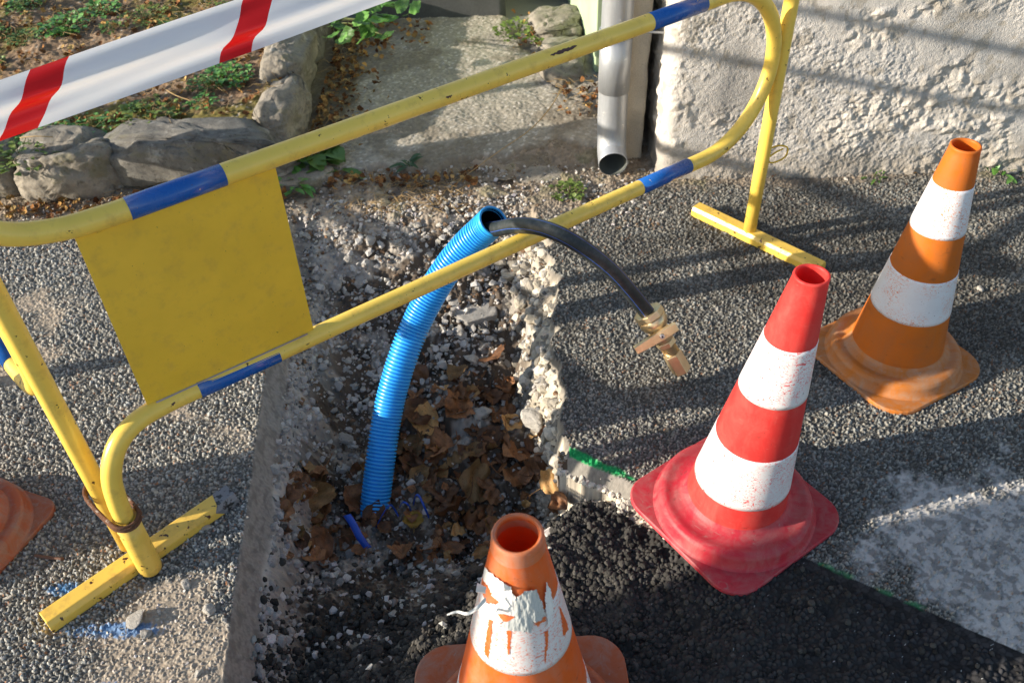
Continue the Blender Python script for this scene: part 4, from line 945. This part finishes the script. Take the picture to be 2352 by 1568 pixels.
# ------------------------------------------------------------------ house wall
WALLM = vcol_mat('rough_plaster', .92, 300, 1.0, .0045, .2)
def build_wall():
    WX, WY = .505, 2.550
    # profile parameter s: 0..0.35 return side (towards +y), corner, then along +x
    ss_ = list(np.linspace(-.55, 0, 60))+list(np.linspace(0.003, 1.75, 640))+[1.9, 2.2, 2.8, 3.6, 5]
    zs = list(np.linspace(-.03, .72, 290))+list(np.linspace(.74, 2.4, 40)); R = .045
    S, Z = np.meshgrid(np.array(ss_), np.array(zs)); s = S.ravel(); z = Z.ravel()
    q = R*math.pi/4  # half arc length
    x = np.where(s < -q, WX, np.where(s > q, WX+R+(s-q), WX+R-R*np.cos(np.clip((s+q)/R, 0, math.pi/2))))
    y = np.where(s < -q, WY+R+(-q-s), np.where(s > q, WY, WY+R-R*np.sin(np.clip((s+q)/R, 0, math.pi/2))))
    y = y-np.where(s > q, (s-q)*.018, 0)
    nx = np.where(s < -q, -1, np.where(s > q, 0, -np.cos(np.clip((s+q)/R, 0, math.pi/2)))); ny = np.where(s < -q, 0, np.where(s > q, -1, -np.sin(np.clip((s+q)/R, 0, math.pi/2))))
    med = fbm(s*22, z*22, 201, 5, .62); fine = fbm(s*120, z*120, 203, 3, .6); big = fbm(s*4, z*4, 205, 3)
    stone = ss(.54, .64, fbm(s*3.2+5, z*4.2, 209, 4)+.10*ss(.25, .0, z)+.12*ss(.38, .0, s)); ridge = np.abs(fbm(s*18, z*18, 207, 4)-.5)*2
    f1, f2, a1, a2 = voro(s/.022, z/.018, 230); chunk = np.clip(1-(f1/.75)**2, 0, 1)*a1
    rm = .30+.85*ss(.42, .62, fbm(s*3.5, z*3.5, 241, 3)); h = ((fine-.5)*.0055+(med-.5)*.007)*rm+(big-.5)*.02+stone*((ridge-.25)*.020+chunk*.003)
    h += .012*ss(.06, 0, z)*(med)
    x = x+nx*h; y = y+ny*h
    base = C3(.63, .595, .55); c = base*(.80+.28*big[:, None]+.22*(med[:, None]-.5)); c = mix(c, C3(.64, .58, .50)*(.75+.5*fine[:, None]), stone*.6)
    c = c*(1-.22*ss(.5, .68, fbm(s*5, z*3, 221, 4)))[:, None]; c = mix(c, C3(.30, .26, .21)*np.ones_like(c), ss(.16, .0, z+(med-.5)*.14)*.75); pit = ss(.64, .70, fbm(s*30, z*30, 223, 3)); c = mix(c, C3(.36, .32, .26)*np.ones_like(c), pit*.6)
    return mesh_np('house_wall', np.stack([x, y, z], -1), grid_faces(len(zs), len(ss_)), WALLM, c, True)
o = build_wall(); tag(o, 'rough pale plaster wall of the house with raised stones, at upper right', 'wall')
# lump where downpipe pier stands
def box_noise(name, x0, x1, y0, y1, z0, z1, mat, col, amp=.004, res=.012, parent=None):
    bm = bmesh.new(); bmesh.ops.create_cube(bm, size=1)
    for v in bm.verts: v.co = Vector((x0+(v.co.x+.5)*(x1-x0), y0+(v.co.y+.5)*(y1-y0), z0+(v.co.z+.5)*(z1-z0)))
    for ax_ in range(3):
        L = (x1-x0, y1-y0, z1-z0)[ax_]; n_ = max(2, min(120, int(L/res)))
        for k in range(1, n_):
            pc = [0, 0, 0]; pc[ax_] = (x0, y0, z0)[ax_]+L*k/n_; no = [0, 0, 0]; no[ax_] = 1
            bmesh.ops.bisect_plane(bm, geom=bm.verts[:]+bm.edges[:]+bm.faces[:], plane_co=pc, plane_no=no)
    bmesh.ops.recalc_face_normals(bm, faces=bm.faces); bm.normal_update()
    V = np.array([v.co[:] for v in bm.verts]); Nn = np.array([v.normal[:] for v in bm.verts]); F = [[v.index for v in f.verts] for f in bm.faces]; bm.free()
    V = V+Nn*((n3(V*30, 3)-.5)*amp*1.6+(n3(V*95, 8)-.5)*amp)[:, None]
    c = np.array(col)*(.75+.5*n3(V*25, 12)[:, None]); return mesh_np(name, V, np.array(F), mat, c, True, parent=parent)
o = box_noise('gate_pier', .375, .470, 2.70, 2.95, -.02, 2.3, WALLM, (.52, .47, .38), .006); tag(o, 'narrow pale plaster pier behind the metal downpipe', 'pier')
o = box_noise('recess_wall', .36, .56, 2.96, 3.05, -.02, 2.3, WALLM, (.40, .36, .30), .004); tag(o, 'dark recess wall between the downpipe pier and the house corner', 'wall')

# downpipe
def zinc_mat():
    m, n, l, b = mat_new('zinc'); tc = N(n, 'ShaderNodeTexCoord'); v = tc.outputs['Object']
    c = mixc(n, l, thresh(n, l, noise(n, l, scaled(n, l, v, (20, 20, 4)), 1, 6, .7), .3, .75), (.48, .50, .52), (.30, .31, .32))
    c = mixc(n, l, thresh(n, l, noise(n, l, v, 40, 5, .7), .62, .7), c, (.75, .74, .70)); l.new(c, b.inputs['Base Color']); b.inputs['Metallic'].default_value = .45
    b.inputs['Roughness'].default_value = .42; bump(n, l, b, noise(n, l, scaled(n, l, v, (1, 1, .2)), 60, 4), .15, .002); return m
ZN = zinc_mat(); pc = g(1408, 379, .048); dpi = empty('downpipe', (pc[0], pc[1], .005)); tag(dpi, 'galvanised round downpipe with open cut end above the ground', 'downpipe')
yv = .085
dp_path = catmull([(0, yv, 2.2), (0, yv, 1.2), (0, yv, .5), (0, yv, .26), (0, yv-.002, .18), (0, yv-.012, .115), (0, yv-.034, .070), (0, .010, .050), (0, 0, .047)], 8)
def shell(name, path, r0, r1, mat):
    V, F = sweep(path, r0, 40); V2, F2 = sweep(path, r1, 40); n0 = len(V); m0 = len(path)
    V = [v[:] for v in V]+[v[:] for v in V2]; F = list(F)+[tuple(i+n0 for i in f[::-1]) for f in F2]
    e = (m0-1)*40; F += [(e+k, e+(k+1) % 40, n0+e+(k+1) % 40, n0+e+k) for k in range(40)]
    return mesh_np(name, np.array(V), np.array(F), mat, None, True, parent=dpi)
shell('pipe', dp_path, .0485, .0462, ZN)
lpi = dp_path[-2:20:-1]; tube('pipe_shade', lpi, .0455, plain('pipe_shade_dark', (.10, .11, .10), .6), dpi, 40, False)  # inner tube coloured dark to give the shade inside the pipe mouth
tube('joint_sleeve', [(0, yv, .27), (0, yv, .2701), (0, yv, .46), (0, yv, .4601)], [.0487, .0505, .0505, .0487], ZN, dpi, 48, False)
tube('clip', [(0, yv, .452), (0, yv, .4521), (0, yv, .470), (0, yv, .4701)], [.050, .053, .053, .050], ZN, dpi, 48, False)
tube('clip_rod', [(.04, yv, .461), (.16, yv-.02, .461)], .004, ZN, dpi, 10)

# gate leaf, post
GRN = plain('pale_green_paint', (.50, .62, .38), .45, 0, .15, 60)
ga, gb = g(1383, 165, .01), g(1298, -30, .01)
gt = empty('garden_gate', (ga[0], ga[1], 0)); tag(gt, 'pale green metal gate leaf standing open behind the downpipe', 'gate')
gdv = (gb-ga)[:2]; gdv = gdv/np.linalg.norm(gdv); gn = np.array([gdv[1], -gdv[0]])
def gbox(name, l0, l1, n0, n1, z0, z1, mat, bev=.004):
    bm = bmesh.new(); vs = []
    for z_ in (z0, z1):
        for l_, n_ in ((l0, n0), (l1, n0), (l1, n1), (l0, n1)): p = gdv*l_+gn*n_; vs.append(bm.verts.new((p[0], p[1], z_)))
    for f in ((0, 1, 2, 3), (7, 6, 5, 4), (0, 4, 5, 1), (1, 5, 6, 2), (2, 6, 7, 3), (3, 7, 4, 0)): bm.faces.new([vs[i] for i in f])
    return from_bm(name, bm, mat, gt, False, bev)
gbox('gate_stile', -.0, .05, -.030, .012, .006, 1.2, GRN); gbox('gate_panel', .052, 1.3, -.018, .008, .012, 1.18, GRN)
WOOD = plain('dark_wood', (.10, .05, .03), .8, 0, .4, 60)
o = box_noise('gate_post', .455, .50, 3.35, 3.43, 0, 1.5, WOOD, (.1, .05, .03), .002, .05); tag(o, 'dark brown wooden post in the gap between green gate and downpipe', 'post')

# doorstep block at the back
STEPM = vcol_mat('step_concrete', .8, 120, .3, .002, .4)
o = box_noise('door_step', -.62, .025, 3.955, 4.3, -.02, .32, STEPM, (.075, .078, .078), .003, .03); tag(o, 'smooth dark grey step at the far end of the path', 'step')

# ------------------------------------------------------------------ path slab
def build_path():
    xs = np.linspace(-.76, .52, 330); ys = np.linspace(2.58, 3.98, 380); X, Y = np.meshgrid(xs, ys); x = X.ravel(); y = Y.ravel()
    med = fbm(x*16, y*16, 301, 4); fine = fbm(x*110, y*110, 303, 3); big = fbm(x*3.5, y*3.5, 305, 4)
    # broken front edge
    ye = np.interp(x, [-.76, -.56, -.45, -.32, -.2, 0, .2, .5], [2.66, 2.69, 2.67, 2.645, 2.68, 2.74, 2.78, 2.75])+(med-.5)*.11+(fbm(x*5, y*5, 331, 3)-.5)*.10
    edge = ss(-.01, .035, y-ye); xr_ = np.interp(y, [2.6, 2.9, 3.3, 3.6, 4], [.44, .42, .22, .10, .03])+(med-.5)*.10; re = ss(0, .05, xr_-x)
    z = .022*edge*re-.008+(fine-.5)*.006+(med-.5)*.012+(1-edge*re)*(med-.4)*.03
    z = z+.05*ss(.1, .34, x-(xr_-.10))*ss(3.0, 3.3, y)*fbm(x*9, y*9, 311, 3)
    f1, f2, r1, r2 = voro(x/.009, y/.009, 320)
    c = C3(.36, .325, .265)*(.72+.4*big[:, None])*(.8+.4*r1[:, None]); c = np.where((r1 > .9)[:, None], C3(.5, .46, .4)*np.ones_like(c), c)
    c = mix(c, C3(.16, .12, .08)*(.5+med[:, None]), (1-edge*re)*.7); c = mix(c, C3(.13, .10, .05)*np.ones_like(c), ss(.45, .75, ss(-.45, -.70, x)+(med-.5)*.8)*.7); c = mix(c, C3(.17, .14, .10)*(.6+.8*fine[:, None]), ss(.50, .64, fbm(x*6, y*6, 333, 5)+.12*ss(3.0, 2.7, y))*.65)
    c = mix(c, C3(.36, .33, .28)*np.ones_like(c)*(.6+.7*med[:, None]), (1-re)*.6)
    z = z+(1-np.clip(f1, 0, 1))*.0015*edge
    return mesh_np('path', np.stack([x, y, z], -1), grid_faces(len(ys), len(xs)), SOILM, c, True)
o = build_path(); tag(o, kind='structure')

# ------------------------------------------------------------------ garden soil and its retaining stones
GZ = .17
def gz_of(x, y): return GZ-.03+.05*ss(2.7, 3.6, y)+(fbm(x*4, y*4, 401, 3)-.5)*.05
def build_garden():
    xs = np.linspace(-2.7, -.80, 420); ys = np.linspace(2.74, 4.6, 380); X, Y = np.meshgrid(xs, ys); x = X.ravel(); y = Y.ravel()
    med = fbm(x*16, y*16, 403, 4); fine = fbm(x*90, y*90, 405, 3); big = fbm(x*3, y*3, 407, 4)
    z = gz_of(x, y)+(med-.5)*.025+(fine-.5)*.010; z = z-.19*ss(.06, 0, y-2.74-0)**1.5-.19*ss(.05, 0, -.80-x)**1.5
    f1, f2, r1, r2 = voro(x/.014, y/.014, 410)
    c = C3(.24, .165, .105)*(.55+.9*med[:, None])*(.75+.5*r1[:, None]); moss = ss(.50, .62, big*.6+med*.4+.10*ss(3.1, 2.75, y)); c = mix(c, C3(.17, .15, .035)*(.6+.8*fine[:, None]), moss*.8)
    c = np.where(((r1 > .90) & (f1 < .35))[:, None], C3(.42, .36, .28), c)
    return mesh_np('garden_soil', np.stack([x, y, z], -1), grid_faces(len(ys), len(xs)), SOILM, c, True)
o = build_garden(); tag(o, kind='structure')
STG = stone_material('grey_retaining_stone', (.17, .16, .14), .5, .35, 20); STG2 = stone_material('tan_retaining_stone', (.26, .23, .185), .45, .5, 20)
def big_stone(name, lo_, hi_, seed, mat, label, amp=.05, rz=0.0, power=5.5):
    V, F = hull_rock(seed*7+3, 17, 1.0, 8); rad = np.linalg.norm(V, axis=1); V = V/np.percentile(rad, 45); rad = np.linalg.norm(V, axis=1)
    U = V/rad[:, None]; k = (np.abs(U)**power).sum(1)**(-1/power); V = U*(.66*k+.34*np.minimum(rad, 1.35)*1.05)[:, None]
    lo_, hi_ = np.array(lo_), np.array(hi_); c = (lo_+hi_)/2; h = (hi_-lo_)/2
    nn = V/np.linalg.norm(V, axis=1)[:, None]; Wc = V*h; Wc = Wc+(np.stack([n3(Wc*14, seed), n3(Wc*14+5, seed+1), n3(Wc*14+9, seed+2)], -1)-.5)*.05
    cr1 = np.abs(n3(Wc*8+seed, seed+2)-.5)*2; cr2 = np.abs(n3(Wc*19+seed, seed+12)-.5)*2
    d = -.018*np.exp(-(cr1/.10)**2)-.007*np.exp(-(cr2/.10)**2)+(n3(Wc*9+3, seed+3)-.5)*.050+(n3(Wc*38, seed+4)-.5)*.016+(n3(Wc*95, seed+6)-.5)*.010+(n3(Wc*220, seed+7)-.5)*.005
    V = V*h*1.10+nn*(d*min(1, amp/.045))[:, None]; o = mesh_np(name, V, F, mat, None, True); o.location = tuple(c); o.rotation_euler = (0, 0, rz); return tag(o, label, 'stone')
big_stone('retaining_stone', (-1.34, 2.58, -.04), (-.76, 2.84, .185), 3, STG, 'long grey stone block with a dark weathered top, at the garden corner', .075)
big_stone('retaining_stone', (-1.64, 2.56, -.03), (-1.30, 2.82, .165), 5, STG2, 'squat tan stone left of the long grey block', .075)
big_stone('retaining_stone', (-2.05, 2.58, -.03), (-1.64, 2.84, .16), 7, STG2, 'mossy stone at the far left of the garden edge', .06)
big_stone('retaining_stone', (-.88, 2.76, -.03), (-.72, 3.12, .19), 9, STG2, 'upright stone turning the garden corner beside the path', .04)
big_stone('retaining_stone', (-.90, 3.06, -.03), (-.73, 3.52, .20), 11, STG2, 'pale topped stone in the middle of the garden edge along the path', .04)
big_stone('retaining_stone', (-.91, 3.46, -.03), (-.745, 4.0, .21), 13, STG, 'farthest stone of the garden edge along the path', .04)
big_stone('kerb_rock', (-.80, 2.56, -.03), (-.60, 2.70, .035), 15, STG2, 'low broken rock between the weed and the path slab', .03)
big_stone('kerb_rock', (.02, 2.57, -.05), (.20, 2.67, .008), 23, STG2, 'small flat stone bedded in the dirt left of the downpipe mouth', .02)
big_stone('path_rock', (.16, 3.25, -.05), (.34, 3.62, .07), 17, STG2, 'rounded pale rock next to the green gate', .05)
big_stone('path_rock', (.12, 3.62, -.05), (.34, 3.92, .09), 19, STG2, 'greyish rock further back beside the green gate', .05)

# ------------------------------------------------------------------ plants
SMALLLEAF = []
def small_plant(name, c, r, n, ls, h, mat, label, seed, cat='weed', spiky=False, stuffk=False, group=None):
    rd = random.Random(seed); Vs, Fs = [], []; off = 0
    for k in range(n):
        an = rd.uniform(0, 6.28); rr = r*math.sqrt(rd.random()); x0, y0 = rr*math.cos(an), rr*math.sin(an); z0 = h*rd.random()*(1-rr/r*.6)
        L = ls*rd.uniform(.6, 1.3); W = L*(.14 if spiky else .42); d = Vector((math.cos(an+rd.gauss(0, .7)), math.sin(an+rd.gauss(0, .7)), rd.uniform(.1, 1.0))).normalized()
        s = d.cross(Vector((0, 0, 1))).normalized(); up = s.cross(d); p0 = Vector((x0, y0, z0)); m = 4
        for j in range(m+1):
            t = j/m; w_ = W*math.sin(math.pi*min(.97, t*.9+.08))**.8; p = p0+d*L*t-Vector((0, 0, 1))*L*.35*t*t
            Vs += [p-s*w_+up*w_*.3, p, p+s*w_+up*w_*.3]
        Fs.append(grid_faces(m+1, 3)+off); off += 3*(m+1)
    o = mesh_np('leaves', np.array([v[:] for v in Vs]), np.concatenate(Fs), mat, None, True)
    t = empty(name, tuple(c)); o.parent = t
    Vst = []; Fst = []; of = 0
    for k in range(max(3, n//12)):
        an = rd.uniform(0, 6.28); rr = r*.7*rd.random(); V, F = sweep([(0, 0, -.004), (rr*.5*math.cos(an), rr*.5*math.sin(an), h*.4), (rr*math.cos(an), rr*math.sin(an), h*.85)], .0009+.0003*h/.05, 5)
        Vst += [v[:] for v in V]; Fst.append(np.array(F)+of); of += len(V)
    mesh_np('stems', np.array(Vst), np.concatenate(Fst), STEM, None, True, parent=t)
    tag(t, label, cat, group); return t
STEM = plain('stem_green', (.10, .12, .03), .7)
GR1 = plain('weed_green', (.085, .17, .03), .55, 0, .1, 90); GR2 = plain('moss_green', (.13, .19, .03), .6, 0, .1, 90); GR3 = plain('dark_green', (.025, .07, .018), .55); GR4 = plain('bright_leaf_green', (.11, .27, .05), .45)  # plain plant greens, the last one the brightest
def pp(px, py, z=0.0): return g(px, py, z)
small_plant('weed', pp(715, 365, .02), .07, 46, .075, .05, GR1, 'leafy green weed growing at the top right corner of the yellow panel', 1, spiky=False)
small_plant('weed', pp(680, 430, .0), .05, 36, .06, .04, GR4, 'bright green weed hanging beside the right edge of the yellow panel', 2, spiky=True)
small_plant('weed', pp(775, 390, .0), .03, 8, .10, .02, GR1, 'single long serrated green leaf pointing right from the panel corner', 3, spiky=True)
small_plant('weed', pp(1305, 445, .0), .055, 90, .018, .03, GR2, 'small cushion of fine green weed below the downpipe', 4)
small_plant('weed', pp(940, 385, .01), .018, 14, .05, .03, GR3, 'thin dark tuft growing at the front edge of the path slab', 5, spiky=True)
small_plant('weed', pp(1190, 75, .03), .10, 130, .022, .05, GR2, 'loose patch of green weed beside the path near the green gate', 6)
small_plant('weed', pp(1235, 95, .03), .05, 50, .020, .03, GR2, 'small green weed between the path and the pale rock', 16)
small_plant('grass_tuft', pp(2300, 395, .0), .06, 26, .07, .02, GR4, 'few green grass blades at the wall foot behind the orange cone', 7, 'grass', True)
small_plant('grass_tuft', pp(2010, 408, .0), .03, 12, .03, .02, GR1, 'tiny green tuft in the joint along the wall foot', 8, 'grass', True)
gw = [(60, 25, 'weed clump in the top left corner of the garden'), (225, 25, 'pale green clump at the top of the garden, second from the left'), (330, 40, 'low green weed above the middle of the tape\'s white part'), (20, 195, 'green weed at the left edge just above the tape'),
      (80, 275, 'green weed under the left red stripe of the tape'), (30, 330, 'dark weed overhanging the far left garden stone'), (470, 180, 'green weed just below the middle of the tape'), (520, 160, 'green weed below the second red stripe'), (610, 25, 'weed above the second red stripe of the tape'),
      (395, 70, 'green weed between the two red stripes above the tape'), (200, 255, 'small weed below the tape near the long grey stone'), (340, 235, 'straggly weed on mossy soil above the long grey stone'), (60, 90, 'flat weed rosette on brown soil at upper left'), (150, 70, 'dull green weed on brown soil left of the pale clump'), (540, 10, 'weed at the top edge right of the garden middle')]
for k, (px, py, lab) in enumerate(gw):
    p = pp(px, py, .19); small_plant('weed', (p[0], p[1], float(gz_of(np.array([p[0]]), np.array([p[1]]))[0])+.0), .07+.02*(k % 3), 130, .017+.007*(k % 2), .04, (GR1, GR4, GR2)[k % 3], lab, 30+k)
rw = random.Random(12)
for k in range(16):
    x_, y_ = rw.uniform(-2.1, -.95), rw.uniform(2.85, 3.85); small_plant('weed', (x_, y_, float(gz_of(np.array([x_]), np.array([y_]))[0])), rw.uniform(.025, .06), 40, .018, .025, (GR1, GR2, GR4)[k % 3], 'small scattered green weed on the brown garden soil', 130+k, group='small weeds scattered over the garden soil')
# bramble-like bush with broad leaves
def broad_bush(c, pts, label):
    t = empty('leafy_shrub', tuple(c)); tag(t, label, 'shrub'); V, F = leaf_mesh(77); 
    V = V.copy(); V[:, 2] *= .35; me = None
    for k, (px, py, D, s, az) in enumerate(pts):
        p = gd(px, py, D)-np.array(c)
        if me is None: o = mesh_np('leaf', V, F, LG, None, True, parent=t); me = o.data
        else: o = bpy.data.objects.new('leaf', me); COL.objects.link(o); o.parent = t
        o.location = tuple(p); o.scale = (s, s, s); o.rotation_euler = (random.gauss(.3, .35), random.gauss(0, .35), az)
    for k in range(5):
        q = pts[(k*5+2) % len(pts)]; p = Vector(gd(q[0], q[1], q[2])-np.array(c)); tube('stem', catmull([(0, 0, -.02), (p.x*.3, p.y*.4, p.z*.6), tuple(p)], 5), .0022, STEM, t, 6)
    return t
bc = g(770, 95, 0); rb = random.Random(9); pts = []
for k in range(34):
    px = rb.uniform(765, 905); py = rb.uniform(15, 100)-(.25*(px-765))*.2
    pts.append((px, py, rb.uniform(3.05, 3.45), rb.uniform(.045, .075), rb.uniform(0, 6.28)))
pts += [(925, 12, 3.1, .07, 1.0), (868, 48, 3.05, .07, .5), (830, 55, 3.05, .06, 2), (890, 15, 3.05, .05, 3), (860, 20, 3.05, .05, 2.3), (955, 18, 3.15, .06, -1.2)]
broad_bush((bc[0], bc[1], 0), pts, 'green shrub with broad lit leaves where the tape leaves the frame')
# litter of small dead leaves along the path and the garden edge
def litter(name, regions, label, seed, sizes=(.010, .028)):
    rd = random.Random(seed); Vs, Fs, Cs = [], [], []; off = 0
    for (n_, fn) in regions:
        for _ in range(n_):
            x_, y_, z_ = fn(rd); s = rd.uniform(*sizes); V, F = leaf_mesh(rd.randrange(40)); V = V[::1]
            R = np.array(Matrix.Rotation(rd.random()*6.28, 3, 'Z') @ Matrix.Rotation(rd.gauss(0, .5), 3, 'X') @ Matrix.Rotation(rd.gauss(0, .5), 3, 'Y'))
            Vs.append((V*s*np.array([1, 1, .6]))@R.T+np.array([x_, y_, z_+.006])); Fs.append(F+off); off += len(V)
            v = rd.choice([(.30, .14, .05), (.20, .09, .035), (.42, .24, .08), (.12, .055, .025), (.45, .30, .12)]); f = rd.uniform(.6, 1.2); Cs.append(np.repeat((np.array(v)*f)[None], len(V), 0))
    o = mesh_np(name, np.concatenate(Vs), np.concatenate(Fs), SOILM, np.concatenate(Cs), True); return tag(o, label, 'leaf litter', kind='stuff')
def fL(rd):
    y = rd.uniform(2.75, 3.9); return (-.70+abs(rd.gauss(0, .09)), y, .025)
def fB(rd): return (rd.uniform(-.66, -.30)+0, rd.uniform(3.6, 3.93), .03)
def fS(rd):
    a = rd.uniform(-1.7, -.72); return (a, 2.50+rd.gauss(0, .03), .01)
def fE(rd): return (rd.uniform(-.6, -.1), 2.60+rd.gauss(0, .025), .01)
def fG(rd): return (rd.uniform(.20, .42), rd.uniform(2.95, 3.3), .035)
def fW(rd): return (rd.uniform(.55, 1.6), 2.555+rd.gauss(0, .012), .004)
def fGa(rd):
    x = rd.uniform(-2.2, -.8); y = rd.uniform(2.8, 3.9); return (x, y, float(gz_of(np.array([x]), np.array([y]))[0])+.004)
litter('leaf_litter', [(420, fL), (90, fB), (240, fS), (100, fE), (70, fG), (26, fW), (900, fGa), (30, lambda rd: (rd.uniform(.05, .2), rd.uniform(3.3, 3.9), .05))], 'brown dead leaf litter along the path, garden stones and wall foot', 51)
# dry grass stalks in front of the slab and in the garden
def stalks(name, label, seed, gens):
    rd = random.Random(seed); Vs = []; Fs = []; of = 0
    for n_, fn, ln in gens:
        for _ in range(n_):
            x_, y_, z_ = fn(rd); an = rd.uniform(0, 6.28); L = ln*rd.uniform(.5, 1.3); h = rd.uniform(.1, .6)*L
            V, F = sweep([(x_, y_, z_), (x_+math.cos(an)*L*.4, y_+math.sin(an)*L*.4, z_+h*.7), (x_+math.cos(an+.3)*L, y_+math.sin(an+.3)*L, z_+h*.5)], .0007, 4)
            Vs += [v[:] for v in V]; Fs.append(np.array(F)+of); of += len(V)
    o = mesh_np(name, np.array(Vs), np.concatenate(Fs), STRAW, None, True); return tag(o, label, 'dry grass', kind='stuff')
STRAW = plain('straw', (.42, .28, .12), .8)
stalks('dry_grass', 'dry straw coloured stalks in front of the path slab and on the soil', 61, [(150, lambda rd: (rd.uniform(-.55, -.15), rd.uniform(2.42, 2.6), .0), .07), (120, lambda rd: fL(rd), .06), (520, fGa, .07), (60, lambda rd: (rd.uniform(-1.5, -.7), rd.uniform(2.42, 2.58), 0), .06), (40, fG, .06)])
# long dry twig leaning on the slab
TW = [tuple(g(1290, 205, .06)), tuple(g(1262, 250, .10)), tuple(g(1215, 300, .09)), tuple(g(1150, 345, .05)), tuple(g(1085, 392, .03)), tuple(g(1035, 432, .012))]
tw = tube('twig', catmull(TW, 8), [.0022-.00003*k for k in range(len(catmull(TW, 8)))], STRAW, None, 8); tag(tw, 'long thin dry twig leaning across the front of the path slab', 'twig')
for k, (pts_, lab) in enumerate([([(130, 900), (235, 890), (345, 895)], 'pale stalk lying on the left retaining stone'), ([(1060, 570), (1140, 620), (1250, 660)], 'orange dry stalk on the moss beside the long stone'), ([(80, 1275), (110, 1280), (145, 1283)], 'short dead twig on the asphalt beside the left orange cone')]):
    if k < 2: q = [tuple(g(a_*.3518, b_*.3518, .19+.01*(i == 1))) for i, (a_, b_) in enumerate(pts_)]
    else: q = [tuple(g(a_, b_, .006)) for a_, b_ in pts_]
    tw = tube('twig', catmull(q, 6), .0016 if k < 2 else .0035, STRAW if k < 2 else plain('twig_brown', (.16, .08, .05), .8), None, 7); tag(tw, lab, 'twig')
# dark hedge beyond the path
small_plant('hedge', (.45, 4.75, 0.0), .62, 900, .07, .7, GR3, 'dark shaded hedge beyond the step and the gate', 71, 'hedge')
# twist of yellow plastic at the right barrier post
yt = [Vector(P1(1.90, .30, 0))+Vector(v) for v in ((0, 0, 0), (.03, .0, .012), (.055, -.005, .006), (.05, -.01, -.02), (.02, -.012, -.035), (.0, -.01, -.028), (.018, -.006, -.01), (.045, 0, .002))]
YST = plain('yellow_tie', (.75, .48, .02), .35)
yo = tube('plastic_tie', catmull([tuple(v) for v in yt], 6), .0025, YST, None, 8); tag(yo, 'twisted yellow plastic tie on the right barrier post', 'tie')

# unseen metal bars and posts added to throw shadow lines onto the wall
IRON = plain('caster_metal', (.25, .26, .26), .5, .4)
rl = empty('shadow_railing', (-2.0, 2.0, 0)); tag(rl, 'unseen grey metal bars added left of the view to shade the wall', 'shadow_railing')
def rp_(s, z): return (-1.97+.883*s+2.0, 1.97-.469*s-2.0, z)
for z_ in (1.245, 1.43): tube('rail', [rp_(-1.3, z_), rp_(-.3, z_), rp_(.66, z_)], .015, IRON, rl, 16)
for s_ in (.63, -1.25): tube('shadow_post', [rp_(s_, 0), rp_(s_, .8), rp_(s_, 1.5)], .024, IRON, rl, 16)

# unseen wooden pole added left of the view to shade the near road
POLEW = plain('pole_wood', (.16, .11, .07), .85, 0, .4, 40)
up = empty('shadow_pole', (-3.3, .105, 0)); tag(up, 'unseen tall wooden pole added beyond the left edge to shade the near road', 'pole')
tube('shadow_pole_shaft', [(0, 0, -.05), (0, 0, 2), (0, 0, 5), (0, 0, 7.5)], [.135, .13, .12, .11], POLEW, up, 32)
tube('iron_band', [(0, 0, 1.6), (0, 0, 1.6001), (0, 0, 1.64), (0, 0, 1.6401)], [.131, .134, .134, .131], IRON, up, 32, False)
